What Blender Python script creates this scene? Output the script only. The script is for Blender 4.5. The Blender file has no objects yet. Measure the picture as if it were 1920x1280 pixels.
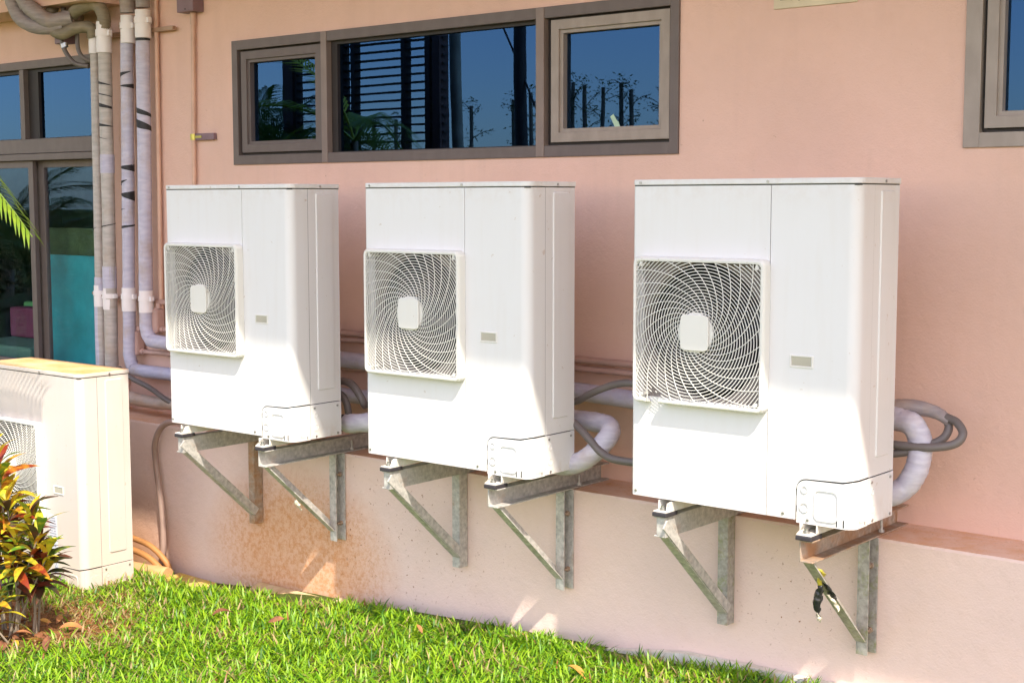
import bpy, math, random
import numpy as np
from mathutils import Vector, Matrix
R = math.radians
rng = random.Random(7)
scene = bpy.context.scene
COL = scene.collection

# ------------------------------------------------------------------ camera
YAW, PITCH, ROLL, FPX = 0.688, -0.098, -0.001, 2683.2
cam_data = bpy.data.cameras.new('camera')
cam = bpy.data.objects.new('camera', cam_data); COL.objects.link(cam); scene.camera = cam
fw = Vector((-math.sin(YAW)*math.cos(PITCH), math.cos(YAW)*math.cos(PITCH), math.sin(PITCH)))
rt = Vector((math.cos(YAW), math.sin(YAW), 0)); up = rt.cross(fw)
r2 = rt*math.cos(ROLL)+up*math.sin(ROLL); u2 = -rt*math.sin(ROLL)+up*math.cos(ROLL)
cam.matrix_world = Matrix(((r2.x, u2.x, -fw.x, 3.092), (r2.y, u2.y, -fw.y, -4.483), (r2.z, u2.z, -fw.z, 1.123), (0, 0, 0, 1)))
cam_data.sensor_width = 36; cam_data.lens = FPX/1920*36
cam_data.clip_start = 0.05; cam_data.clip_end = 1000

# ------------------------------------------------------------------ light
SUN_TO = Vector((1.46, -1.0, 2.35)).normalized()
w = bpy.data.worlds.new('World'); scene.world = w; w.use_nodes = True
nt = w.node_tree
sky = nt.nodes.new('ShaderNodeTexSky'); sky.sky_type = 'NISHITA'; sky.sun_disc = False
sky.sun_elevation = math.asin(SUN_TO.z); sky.sun_rotation = math.atan2(SUN_TO.x, SUN_TO.y)
sky.air_density = 1.0; sky.dust_density = 0.6; sky.ozone_density = 1.6
nt.nodes['Background'].inputs['Strength'].default_value = 0.15
wb = nt.nodes.new('ShaderNodeMix'); wb.data_type = 'RGBA'; wb.blend_type = 'MULTIPLY'; wb.inputs[0].default_value = 1
wb.inputs[7].default_value = (1.22, .93, .78, 1)          # the camera's warm white balance, over the whole sky
nt.links.new(sky.outputs[0], wb.inputs[6]); nt.links.new(wb.outputs[2], nt.nodes['Background'].inputs['Color'])
sd = bpy.data.lights.new('sun', 'SUN'); sd.energy = 2.0; sd.angle = R(0.9); sd.color = (1, .93, .80)
so = bpy.data.objects.new('sun', sd); COL.objects.link(so)
so.rotation_euler = SUN_TO.to_track_quat('Z', 'Y').to_euler(); so.location = (6, -8, 12)
scene.view_settings.view_transform = 'Standard'; scene.view_settings.look = 'None'
scene.view_settings.gamma = 1; scene.view_settings.use_curve_mapping = False
scene.view_settings.exposure = 2.0
scene.cycles.max_bounces = 8; scene.cycles.transparent_max_bounces = 12

# ------------------------------------------------------------------ materials
class NT:
    def __init__(s, name):
        s.m = bpy.data.materials.new(name); s.m.use_nodes = True
        s.t = s.m.node_tree; s.n = s.t.nodes; s.b = s.n['Principled BSDF']
        s.tc = s.n.new('ShaderNodeTexCoord')
    def new(s, k, **kw):
        n = s.n.new(k)
        for a, v in kw.items(): setattr(n, a, v)
        return n
    def ln(s, a, b): s.t.links.new(a, b)
    def mapped(s, scale=(1, 1, 1), obj=True):
        mp = s.new('ShaderNodeMapping'); mp.inputs['Scale'].default_value = scale
        if obj: s.ln(s.tc.outputs['Object'], mp.inputs['Vector'])
        else:
            g = s.new('ShaderNodeNewGeometry'); s.ln(g.outputs['Position'], mp.inputs['Vector'])
        return mp.outputs[0]
    def noise(s, scale, detail=4, rough=.55, vec=None, obj=True):
        n = s.new('ShaderNodeTexNoise'); n.inputs['Scale'].default_value = scale
        n.inputs['Detail'].default_value = detail; n.inputs['Roughness'].default_value = rough
        s.ln(vec if vec is not None else s.mapped(obj=obj), n.inputs['Vector']); return n.outputs['Fac']
    def ramp(s, fac, stops):
        r = s.new('ShaderNodeValToRGB'); e = r.color_ramp.elements
        while len(e) < len(stops): e.new(.5)
        for i, (p, c) in enumerate(stops):
            e[i].position = p; e[i].color = (c, c, c, 1) if isinstance(c, (int, float)) else (*c, 1)
        s.ln(fac, r.inputs[0]); return r.outputs[0]
    def mix(s, fac, a, b, mode='MIX'):
        m = s.new('ShaderNodeMix', data_type='RGBA', blend_type=mode)
        for sock, v in ((m.inputs[0], fac), (m.inputs[6], a), (m.inputs[7], b)):
            if isinstance(v, (int, float)): sock.default_value = v
            elif isinstance(v, tuple): sock.default_value = (*v, 1)
            else: s.ln(v, sock)
        return m.outputs[2]
    def math(s, op, a, b=0., c=None, clamp=False):
        m = s.new('ShaderNodeMath', operation=op, use_clamp=clamp)
        for i, v in enumerate((a, b) if c is None else (a, b, c)):
            if isinstance(v, (int, float)): m.inputs[i].default_value = v
            else: s.ln(v, m.inputs[i])
        return m.outputs[0]
    def bump(s, h, strength=.3, dist=.01):
        b = s.new('ShaderNodeBump'); b.inputs['Strength'].default_value = strength; b.inputs['Distance'].default_value = dist
        s.ln(h, b.inputs['Height']); s.ln(b.outputs[0], s.b.inputs['Normal'])
    def col(s, c):
        if isinstance(c, tuple): s.b.inputs['Base Color'].default_value = (*c, 1)
        else: s.ln(c, s.b.inputs['Base Color'])
    def fin(s, rough=.6, metal=0., spec=.5):
        if isinstance(rough, (int, float)): s.b.inputs['Roughness'].default_value = rough
        else: s.ln(rough, s.b.inputs['Roughness'])
        s.b.inputs['Metallic'].default_value = metal; s.b.inputs['Specular IOR Level'].default_value = spec
        return s.m
def simple(name, c, rough=.6, metal=0., var=.15, scale=8, spec=.5, bump=0, bscale=60):
    t = NT(name); n = t.noise(scale, obj=True)
    c2 = tuple(x*(1-var) for x in c); c3 = tuple(min(1, x*(1+var*.5)) for x in c)
    t.col(t.ramp(n, [(.3, c2), (.7, c3)]))
    if bump: t.bump(t.noise(bscale), bump, .004)
    return t.fin(rough, metal, spec)

def sepxyz(t):
    g = t.new('ShaderNodeNewGeometry'); s = t.new('ShaderNodeSeparateXYZ'); t.ln(g.outputs['Position'], s.inputs[0]); return s.outputs
def blob(t, X, Z, cx, cz, rx, rz):
    a = t.math('DIVIDE', t.math('SUBTRACT', X, cx), rx); b = t.math('DIVIDE', t.math('SUBTRACT', Z, cz), rz)
    d = t.math('ADD', t.math('MULTIPLY', a, a), t.math('MULTIPLY', b, b))
    return t.math('SUBTRACT', 1., t.math('SQRT', d), clamp=True)

M = {}
PINK = (.745, .49, .395)
def wall_mat(name, base, lower=False):
    t = NT(name)
    big = t.noise(1.1, 5, .6, obj=False); med = t.noise(9, 5, .6, obj=False)
    c = t.mix(t.ramp(big, [(.35, 0.), (.7, 1.)]), tuple(x*.93 for x in base), tuple(min(1, x*1.05) for x in base))
    c = t.mix(t.math('MULTIPLY', t.ramp(med, [(.5, 0.), (.8, 1.)]), .25), c, (base[0]*.9, base[1]*.84, base[2]*.76))
    o = sepxyz(t)
    fine = t.noise(140, 2, .5, obj=False)
    if lower:
        # rust splash under the first wall unit, and scattered specks
        m1 = blob(t, o[0], o[2], -2.45, -.74, .78, .52)
        m1 = t.math('MULTIPLY', m1, 1.9, clamp=True)
        n = t.noise(48, 10, .8, obj=False); n = t.ramp(n, [(.46, 0.), (.58, 1.)])
        c = t.mix(t.math('MULTIPLY', t.math('MULTIPLY', m1, n), .8), c, (.46, .15, .035))
        c = t.mix(t.math('MULTIPLY', m1, .62), c, (.64, .31, .12))
        m3 = blob(t, o[0], o[2], -3.9, -.95, .6, .5)
        c = t.mix(t.math('MULTIPLY', m3, .9, clamp=True), c, (.5, .22, .07))
        sp = t.ramp(t.noise(62, 3, .6, obj=False), [(.66, 0.), (.71, 1.)])
        m2 = t.math('MULTIPLY', t.math('ADD', blob(t, o[0], o[2], .45, -.45, .36, .26), blob(t, o[0], o[2], -1.8, -.55, .9, .5), clamp=True), 1.3, clamp=True)
        c = t.mix(t.math('MULTIPLY', sp, t.math('ADD', m2, .12, clamp=True)), c, (.3, .13, .06))
    else:
        # old run marks and a faint dirty scar on the plaster
        st = t.new('ShaderNodeTexNoise'); st.inputs['Scale'].default_value = 3; st.inputs['Detail'].default_value = 5
        t.ln(t.mapped((3, 1, .35), obj=False), st.inputs['Vector'])
        c = t.mix(t.math('MULTIPLY', t.ramp(st.outputs['Fac'], [(.55, 0.), (.8, 1.)]), .3), c, (base[0]*.82, base[1]*.8, base[2]*.8))
        # drip marks under the window sills
        band = t.math('MULTIPLY', t.ramp(t.math('DIVIDE', t.math('SUBTRACT', 1.325, o[2]), .5), [(0., 1.), (1., 0.)]), t.math('LESS_THAN', o[2], 1.325))
        s2 = t.new('ShaderNodeTexNoise'); s2.inputs['Scale'].default_value = 9; s2.inputs['Detail'].default_value = 5
        t.ln(t.mapped((2.2, 1, .12), obj=False), s2.inputs['Vector'])
        c = t.mix(t.math('MULTIPLY', t.math('MULTIPLY', band, t.ramp(s2.outputs['Fac'], [(.55, 0.), (.8, 1.)])), .16), c, (.48, .33, .26))
        sp = t.ramp(t.noise(30, 3, .6, obj=False), [(.74, 0.), (.77, 1.)])
        c = t.mix(t.math('MULTIPLY', sp, .5), c, (.32, .18, .12))
    t.col(c)
    h = t.math('ADD', t.math('MULTIPLY', fine, .25), t.noise(16, 6, .65, obj=False))
    t.bump(h, .45, .012)
    return t.fin(.85, 0, .2)
M['wall'] = wall_mat('pink_plaster', PINK)
M['plinth'] = wall_mat('pink_plinth_plaster', (.755, .57, .495), True)
def dusty(name, base, dirt, lo=.4, hi=.65, rough=.85, scale=7):
    t = NT(name); n = t.noise(scale, 8, .7, obj=False)
    c = t.mix(t.ramp(n, [(lo, 0.), (hi, 1.)]), base, dirt)
    sp = t.ramp(t.noise(90, 3, .6, obj=False), [(.62, 0.), (.7, 1.)]); c = t.mix(t.math('MULTIPLY', sp, .5), c, tuple(x*.4 for x in dirt))
    t.col(c); t.bump(t.noise(60, 5, .6, obj=False), .4, .006); return t.fin(rough, 0, .2)
M['ledge'] = dusty('dusty_ledge', (.78, .54, .41), (.72, .41, .23))
M['soffit'] = simple('soffit_paint', (.66, .28, .06), .8)
M['concrete'] = dusty('pale_concrete', (.80, .74, .64), (.62, .54, .42))
M['yellow_stone'] = dusty('yellow_stained_concrete', (.55, .36, .08), (.46, .34, .18), .4, .7)

M['sandy'] = dusty('sandy_concrete', (.60, .45, .28), (.48, .30, .12), .4, .7)
def white_mat(name, base, dirt=(.55, .47, .36), amt=.35, warm=False):
    t = NT(name)
    st = t.new('ShaderNodeTexNoise'); st.inputs['Scale'].default_value = 5; st.inputs['Detail'].default_value = 6
    t.ln(t.mapped((5, 5, .5), obj=False), st.inputs['Vector'])
    c = t.mix(t.math('MULTIPLY', t.ramp(st.outputs['Fac'], [(.5, 0.), (.85, 1.)]), amt), base, dirt)
    big = t.noise(2.3, 5, .6, obj=False); c = t.mix(t.math('MULTIPLY', t.ramp(big, [(.45, 0.), (.75, 1.)]), .16), c, (base[0]*.9, base[1]*.84, base[2]*.74))
    sp = t.ramp(t.noise(34, 3, .55, obj=False), [(.70, 0.), (.735, 1.)]); c = t.mix(t.math('MULTIPLY', sp, .4), c, (.40, .27, .16))
    # grime creeping down from the lid and up from the base
    tz = t.new('ShaderNodeSeparateXYZ'); t.ln(t.tc.outputs['Object'], tz.inputs[0])
    edge = t.math('ADD', t.ramp(tz.outputs[2], [(.0, 1.), (.09, 0.)]), t.math('MULTIPLY', t.ramp(t.math('SUBTRACT', 1.2, tz.outputs[2]), [(.02, 1.), (.11, 0.)]), .5), clamp=True)
    gn = t.ramp(t.noise(19, 6, .7, obj=False), [(.42, 0.), (.7, 1.)]); c = t.mix(t.math('MULTIPLY', t.math('MULTIPLY', edge, gn), .45), c, (.50, .36, .24))
    if warm:
        n = t.ramp(t.noise(4, 5, .6), [(.35, 0.), (.75, 1.)]); c = t.mix(t.math('MULTIPLY', n, .4), c, (.66, .52, .42))
        low = t.ramp(tz.outputs[2], [(.0, 1.), (.5, 0.)]); c = t.mix(t.math('MULTIPLY', low, .3), c, (.66, .45, .30))
    t.col(c); t.bump(t.noise(220, 2, .5), .06, .002)
    return t.fin(.42, 0, .45)
M['white'] = white_mat('white_enamel', (.70, .69, .68), amt=.14)
M['white_warm'] = white_mat('white_enamel_weathered', (.58, .53, .495), amt=.2, warm=True)
M['cream'] = white_mat('cream_plastic', (.70, .685, .635), amt=.15)
M['cream_handle'] = simple('grey_beige_recess', (.45, .42, .33), .6)
M['orange_dust'] = dusty('orange_dusted_lid', (.72, .52, .32), (.62, .30, .09), .3, .7, .75, 5)
M['gap'] = simple('dark_gap', (.03, .028, .026), .8)
M['bell'] = simple('bellmouth_plastic', (.21, .18, .165), .6)
M['fan'] = simple('fan_plastic', (.012, .011, .012), .45)
M['fin'] = simple('condenser_fins', (.03, .028, .026), .5, .6)
M['steel'] = simple('screw_steel', (.45, .44, .42), .35, .9)
M['rubber'] = simple('black_rubber', (.035, .03, .035), .6)
def galv(name, base=(.50, .475, .44), rust=(.34, .21, .12), moss=None, lo=.58):
    t = NT(name); n = t.noise(11, 7, .7); v = t.noise(45, 4, .6)
    c = t.mix(t.ramp(v, [(.3, 0.), (.7, 1.)]), tuple(x*.68 for x in base), tuple(min(1, x*1.25) for x in base))
    c = t.mix(t.math('MULTIPLY', t.ramp(n, [(lo, 0.), (lo+.2, 1.)]), .8), c, rust)
    if moss: c = t.mix(t.math('MULTIPLY', t.ramp(t.noise(17, 6, .7), [(.52, 0.), (.66, 1.)]), .7), c, moss)
    t.col(c); t.bump(v, .2, .004); return t.fin(.55, .25, .4)
M['galv'] = galv('galvanised_steel')
M['galv_rust'] = galv('rusty_galvanised_steel', (.42, .34, .27), (.36, .17, .06), lo=.42)
M['galv_moss'] = galv('mossy_galvanised_steel', (.40, .37, .33), (.30, .18, .10), (.25, .28, .09), .6)
def frame_mat(name, c, wear=.3):
    t = NT(name); st = t.new('ShaderNodeTexNoise'); st.inputs['Scale'].default_value = 9; st.inputs['Detail'].default_value = 6
    t.ln(t.mapped((2, 2, 1), obj=False), st.inputs['Vector'])
    cc = t.mix(t.math('MULTIPLY', t.ramp(st.outputs['Fac'], [(.4, 0.), (.8, 1.)]), wear), c, tuple(min(1, x*1.45+.02) for x in c))
    t.col(cc); return t.fin(.5, .2, .4)
M['frame'] = frame_mat('brown_aluminium', (.135, .105, .095))
M['frame_light'] = frame_mat('weathered_beige_aluminium', (.29, .235, .195), .5)
M['frame_right'] = frame_mat('grey_beige_aluminium', (.30, .25, .215), .4)
M['frame_dark'] = simple('window_rebate', (.025, .018, .015), .6)
def glass_mat(name, trans, tint, ior):
    t = NT(name); out = t.n['Material Output']; t.n.remove(t.b)
    tr = t.new('ShaderNodeBsdfTransparent'); tr.inputs[0].default_value = (*trans, 1)
    gl = t.new('ShaderNodeBsdfGlossy'); gl.inputs['Roughness'].default_value = 0; gl.inputs[0].default_value = (*tint, 1)
    bp_ = t.new('ShaderNodeBump'); bp_.inputs['Strength'].default_value = .007; bp_.inputs['Distance'].default_value = .02; t.ln(t.noise(2.2, 2, .5, obj=False), bp_.inputs['Height']); t.ln(bp_.outputs[0], gl.inputs['Normal'])
    fr = t.new('ShaderNodeFresnel'); fr.inputs[0].default_value = ior
    mx = t.new('ShaderNodeMixShader'); g_ = t.new('ShaderNodeNewGeometry'); fac = t.math('MULTIPLY', fr.outputs[0], t.math('SUBTRACT', 1., g_.outputs['Backfacing'])); t.ln(fac, mx.inputs[0]); t.ln(tr.outputs[0], mx.inputs[1]); t.ln(gl.outputs[0], mx.inputs[2])
    t.ln(mx.outputs[0], out.inputs[0]); return t.m
M['glass'] = glass_mat('blue_tinted_glass', (.25, .28, .30), (.13, .33, .74), 2.1)
M['glass_clear'] = glass_mat('clear_glass', (.97, .98, .98), (.18, .40, .80), 1.75)
def wrap_mat(name, a, b, stain=(.40, .27, .17), amt=.5):
    t = NT(name); n = t.noise(6, 6, .65)
    wv = t.new('ShaderNodeTexNoise'); wv.inputs['Scale'].default_value = 14; wv.inputs['Detail'].default_value = 4
    t.ln(t.mapped((1, 1, 4)), wv.inputs['Vector'])
    c = t.mix(t.ramp(wv.outputs['Fac'], [(.35, 0.), (.65, 1.)]), a, b)
    c = t.mix(t.math('MULTIPLY', t.ramp(n, [(.5, 0.), (.72, 1.)]), amt), c, stain)
    t.col(c); t.bump(wv.outputs['Fac'], .5, .006); return t.fin(.5, 0, .4)
M['lav'] = wrap_mat('lavender_tape_wrap', (.44, .415, .52), (.53, .50, .59))
M['greywrap'] = wrap_mat('grey_tape_wrap', (.40, .36, .33), (.50, .45, .42))
M['olive'] = wrap_mat('olive_brown_foam', (.20, .165, .115), (.27, .22, .15), (.13, .09, .05))
M['mauve'] = wrap_mat('mauve_grey_wrap', (.26, .22, .22), (.35, .30, .29))
M['tan'] = wrap_mat('dusty_tan_wrap', (.46, .36, .30), (.55, .42, .34), (.45, .24, .11))
M['rustwrap'] = wrap_mat('orange_dusted_pipe', (.52, .31, .14), (.58, .36, .17), (.42, .20, .06))
M['whitepipe'] = simple('pinkish_white_pvc', (.80, .74, .74), .4, var=.06)
M['whitewrap'] = wrap_mat('white_tape_wrap', (.47, .44, .51), (.59, .56, .61), amt=.4)
M['black'] = simple('black_foam', (.02, .018, .022), .6)
M['conduit'] = simple('peach_painted_conduit', (.60, .37, .27), .5)
M['conduit_low'] = simple('dull_pink_conduit', (.48, .30, .25), .5)
M['cable'] = simple('grey_cable', (.15, .125, .115), .5)
M['cable_orange'] = simple('orange_dusted_hose', (.42, .19, .06), .6)
M['box_purple'] = simple('mauve_junction_box', (.20, .12, .14), .5)
M['brass'] = simple('brass_clamp', (.45, .40, .10), .35, .7)
M['clampsteel'] = simple('stained_clamp', (.42, .27, .18), .5, .4)

# ------------------------------------------------------------------ mesh builder
class MB:
    def __init__(s): s.v = []; s.f = []; s.sm = []
    def add(s, vs, fs, smooth=False):
        n = len(s.v); s.v += [tuple(p) for p in vs]; s.f += [tuple(i+n for i in f) for f in fs]; s.sm += [smooth]*len(fs)
    def box(s, a, b):
        x0, y0, z0 = a; x1, y1, z1 = b
        s.add([(x0, y0, z0), (x1, y0, z0), (x1, y1, z0), (x0, y1, z0), (x0, y0, z1), (x1, y0, z1), (x1, y1, z1), (x0, y1, z1)],
              [(0, 3, 2, 1), (4, 5, 6, 7), (0, 1, 5, 4), (1, 2, 6, 5), (2, 3, 7, 6), (3, 0, 4, 7)])
    def bar(s, p, q, wv, dv):
        """box from p to q, section spanned by half vectors wv, dv"""
        p, q, wv, dv = Vector(p), Vector(q), Vector(wv), Vector(dv)
        s.add([p-wv-dv, p+wv-dv, p+wv+dv, p-wv+dv, q-wv-dv, q+wv-dv, q+wv+dv, q-wv+dv],
              [(0, 3, 2, 1), (4, 5, 6, 7), (0, 1, 5, 4), (1, 2, 6, 5), (2, 3, 7, 6), (3, 0, 4, 7)])
    def tube(s, pts, r, seg=12, sub=6, cap=True, wob=0., seed=0):
        rr = random.Random(seed)
        P = smooth_path(pts, sub) if sub > 1 and len(pts) > 2 else [Vector(p) for p in pts]
        n = len(P); rad = r if callable(r) else (lambda t: r)
        T = [(P[min(i+1, n-1)]-P[max(i-1, 0)]).normalized() for i in range(n)]
        N = T[0].orthogonal().normalized(); rings = []
        for i in range(n):
            N = (N - T[i]*N.dot(T[i])).normalized(); B = T[i].cross(N)
            q = rad(i/(n-1))*(1+wob*rr.uniform(-1, 1))
            rings.append([P[i]+(N*math.cos(a)+B*math.sin(a))*q*(1+wob*.6*rr.uniform(-1, 1)) for a in [2*math.pi*k/seg for k in range(seg)]])
        vs = [v for ring in rings for v in ring]; fs = []
        for i in range(n-1):
            for k in range(seg): fs.append((i*seg+k, i*seg+(k+1) % seg, (i+1)*seg+(k+1) % seg, (i+1)*seg+k))
        s.add(vs, fs, True)
        if cap: s.add(rings[0], [tuple(range(seg))[::-1]]); s.add(rings[-1], [tuple(range(seg))])
    def cyl(s, p, q, r, seg=12): s.tube([p, q], r, seg, 1)
    def prism(s, prof, z0, z1, axis='z'):
        n = len(prof)
        if axis == 'z': f = lambda a, b, c: (a, b, c)
        elif axis == 'y': f = lambda a, b, c: (a, c, b)
        else: f = lambda a, b, c: (c, a, b)
        vs = [f(a, b, z0) for a, b in prof]+[f(a, b, z1) for a, b in prof]
        s.add(vs, [tuple(range(n))[::-1], tuple(range(n, 2*n))]+[(i, (i+1) % n, (i+1) % n+n, i+n) for i in range(n)])
    def mesh(s, name):
        m = bpy.data.meshes.new(name); m.from_pydata(s.v, [], s.f)
        m.polygons.foreach_set('use_smooth', s.sm); m.update(); return m
    def build(s, name, mat, parent=None, bevel=0, **kw):
        m = s.mesh(name); m.materials.append(mat)
        return link(name, m, parent, bevel=bevel, **kw)
def smooth_path(pts, sub):
    P = [Vector(p) for p in pts]; P = [P[0]*2-P[1]]+P+[P[-1]*2-P[-2]]; out = []
    for i in range(1, len(P)-2):
        for k in range(sub):
            t = k/sub; a, b, c, d = P[i-1], P[i], P[i+1], P[i+2]
            out.append(.5*((2*b)+(c-a)*t+(2*a-5*b+4*c-d)*t*t+(3*b-a-3*c+d)*t*t*t))
    out.append(P[-2]); return out
def link(name, data, parent=None, loc=None, bevel=0, kind=None, label=None, cat=None, group=None):
    o = bpy.data.objects.new(name, data); COL.objects.link(o); o.parent = parent
    if loc is not None: o.location = loc
    if bevel:
        b = o.modifiers.new('bevel', 'BEVEL'); b.width = bevel; b.segments = 2; b.limit_method = 'ANGLE'
    for k, v in (('kind', kind), ('label', label), ('category', cat), ('group', group)):
        if v: o[k] = v
    return o
def thing(name, label, cat, loc=(0, 0, 0), group=None): return link(name, None, None, loc, label=label, cat=cat, group=group)
def copy_tree(o, parent=None):
    c = o.copy(); COL.objects.link(c); c.parent = parent
    for ch in list(o.children): copy_tree(ch, c)
    return c
def rrect(x0, z0, x1, z1, r, n=4):
    out = []
    for cx, cz, a0 in ((x1-r, z1-r, 0), (x0+r, z1-r, 90), (x0+r, z0+r, 180), (x1-r, z0+r, 270)):
        for k in range(n+1):
            a = R(a0+90*k/n); out.append((cx+r*math.cos(a), cz+r*math.sin(a)))
    return out

# ------------------------------------------------------------------ ground
WALL_Y, PL_Y, LEDGE_Z, GLASS_Y = .78, .49, -.142, .82
def gz(x, y):
    z = np.interp(x, [-8, -4, -3.2, -2.1, -1, 0, .5, 1, 4], [-.96, -.93, -.925, -.905, -.835, -.80, -.775, -.765, -.75])
    dip = np.clip((y-.12)/.25, 0, 1)*np.interp(x, [-3.2, -2.4], [.07, 0])
    return z-dip+.012*np.sin(3.1*x+1)*np.cos(2.7*y)
def grid_axis(lo, hi, flo, fhi, step, big):
    a = [lo]+list(np.linspace(lo, flo, big)[1:-1])+list(np.arange(flo, fhi, step))+list(np.linspace(fhi, hi, big))
    return sorted(set(np.round(a, 4)))
gx = grid_axis(-300, 300, -7, 4, .12, 8); gy = grid_axis(-300, 60, -4, 1, .12, 8)
g = MB(); vs = [(x, y, float(gz(x, y))) for y in gy for x in gx]; nx = len(gx)
g.add(vs, [(j*nx+i, j*nx+i+1, (j+1)*nx+i+1, (j+1)*nx+i) for j in range(len(gy)-1) for i in range(nx-1)], True)
t = NT('soil_and_turf'); n1 = t.noise(5, 8, .7, obj=False); o = sepxyz(t)
c = t.ramp(n1, [(.3, (.055, .075, .012)), (.55, (.10, .12, .03)), (.75, (.22, .15, .07))])
dm = t.math('MULTIPLY', blob(t, o[0], o[1], -3.1, -.55, .9, .6), 2.4, clamp=True)
dn = t.ramp(t.noise(30, 6, .7, obj=False), [(.35, (.10, .045, .02)), (.6, (.33, .15, .05))])
c = t.mix(dm, c, dn); t.col(c); t.bump(t.noise(70, 5, .7, obj=False), .8, .02); M['soil'] = t.fin(.9, 0, .1)
g.build('ground', M['soil'], kind='structure')

# ------------------------------------------------------------------ house
house = thing('house', 'pink rendered house wall with dusty ledge, brown windows and low plinth behind the outdoor units', 'house')
XL, XR = -11., 5.5
WIN = dict(main=(-3.243, -.30, 1.323, 2.005), right=(.962, 2.6, 1.318, 2.3), left=(-7.4, -4.46, -.05, 2.022))
def wall_with_holes(x0, x1, z0, z1, y, holes, depth=.2):
    m = MB(); xs = sorted({x0, x1, *[h[0] for h in holes], *[h[1] for h in holes]}); zs = sorted({z0, z1, *[h[2] for h in holes], *[h[3] for h in holes]})
    for i in range(len(xs)-1):
        for j in range(len(zs)-1):
            cx, cz = (xs[i]+xs[i+1])/2, (zs[j]+zs[j+1])/2
            if any(h[0] < cx < h[1] and h[2] < cz < h[3] for h in holes): continue
            m.add([(xs[i], y, zs[j]), (xs[i+1], y, zs[j]), (xs[i+1], y, zs[j+1]), (xs[i], y, zs[j+1])], [(0, 1, 2, 3)])
            m.add([(xs[i], y+depth, zs[j]), (xs[i+1], y+depth, zs[j]), (xs[i+1], y+depth, zs[j+1]), (xs[i], y+depth, zs[j+1])], [(3, 2, 1, 0)])
    for a, b, c0, d in holes:
        m.add([(a, y, c0), (b, y, c0), (b, y, d), (a, y, d), (a, y+depth, c0), (b, y+depth, c0), (b, y+depth, d), (a, y+depth, d)],
              [(0, 4, 5, 1), (1, 5, 6, 2), (2, 6, 7, 3), (3, 7, 4, 0)])
    return m
wall_with_holes(XL, XR, LEDGE_Z, 2.757, WALL_Y, list(WIN.values())).build('wall', M['wall'], house)
# plinth: front face with slightly uneven arris, dusty ledge on top
m = MB(); N = 160; xs = np.linspace(XL, XR, N)
jit = [rng.uniform(-.002, .002) for _ in xs]
top = [(x, PL_Y+.004+jit[i], LEDGE_Z-.003) for i, x in enumerate(xs)]; bot = [(x, PL_Y, LEDGE_Z-.014+jit[i]) for i, x in enumerate(xs)]
foot = [(x, PL_Y, -1.6) for x in xs]
m.add(foot+bot+top, [(i, i+1, N+i+1, N+i) for i in range(N-1)]+[(N+i, N+i+1, 2*N+i+1, 2*N+i) for i in range(N-1)], False)
m.build('plinth', M['plinth'], house)
m = MB(); back = [(x, WALL_Y+.03, LEDGE_Z+.002) for x in xs]
m.add(top+back, [(i, i+1, N+i+1, N+i) for i in range(N-1)]); m.build('ledge', M['ledge'], house)
# eave with fascia: its edge throws the soft shade over the units
m = MB(); m.box((XL-.3, -.990, 2.76), (XR+1.5, 1.4, 2.92)); m.build('eave', M['soffit'], house)
m = MB(); m.box((XL, .505, 2.29), (-4.25, .777, 2.756)); m.build('ceiling_beam', M['wall'], house)
# dark rooms behind the glass
M['room'] = simple('room_paint', (.16, .15, .13), .8); M['room_floor'] = simple('room_floor', (.20, .15, .10), .5)
m = MB(); a, b = (XL+.2, .985, -.35), (XR-.2, 4.6, 2.7)
x0, y0, z0 = a; x1, y1, z1 = b
m.add([(x0, y0, z0), (x1, y0, z0), (x1, y1, z0), (x0, y1, z0), (x0, y0, z1), (x1, y0, z1), (x1, y1, z1), (x0, y1, z1)],
      [(4, 7, 6, 5), (1, 5, 6, 2), (2, 6, 7, 3), (3, 7, 4, 0)])
m.build('room', M['room'], house)
m = MB(); m.box((x0, .985, -.4), (x1, 4.6, -.352)); m.build('room_floor', M['room_floor'], house)

def frame_ring(m, x0, x1, z0, z1, y0, y1, l, r, bt, tp):
    m.box((x0, y0, z0), (x0+l, y1, z1)); m.box((x1-r, y0, z0), (x1, y1, z1))
    m.box((x0+l, y0, z0), (x1-r, y1, z0+bt)); m.box((x0+l, y0, z1-tp), (x1-r, y1, z1))
def sash_parts(parent, x0, x1, z0, z1, mat, wdt=.062, y0=.778, glass=None, yg=GLASS_Y):
    s = MB(); e = .004
    # mitred frame: outer face, step and bead
    o = [(x0, z0), (x1, z0), (x1, z1), (x0, z1)]; i1 = [(x0+wdt, z0+wdt), (x1-wdt, z0+wdt), (x1-wdt, z1-wdt), (x0+wdt, z1-wdt)]
    i0 = [(x0+wdt*.72, z0+wdt*.72), (x1-wdt*.72, z0+wdt*.72), (x1-wdt*.72, z1-wdt*.72), (x0+wdt*.72, z1-wdt*.72)]
    rings = [[(a, .84, b) for a, b in o], [(a, y0, b) for a, b in o], [(a, y0, b) for a, b in i0], [(a, y0+.012, b) for a, b in i0], [(a, y0+.012, b) for a, b in i1], [(a, .84, b) for a, b in i1]]
    s.add([p for r_ in rings for p in r_], [(k*4+j, k*4+(j+1) % 4, (k+1)*4+(j+1) % 4, (k+1)*4+j) for k in range(5) for j in range(4)])
    so_ = s.build('sash', mat, parent, bevel=.0015)
    # glass pane behind dark rubber bead
    gmb = MB(); gmb.box((x0+wdt-.004, yg, z0+wdt-.004), (x1-wdt+.004, yg+.006, z1-wdt+.004)); gmb.build('pane', glass or M['glass'], parent)
    return so_
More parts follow.
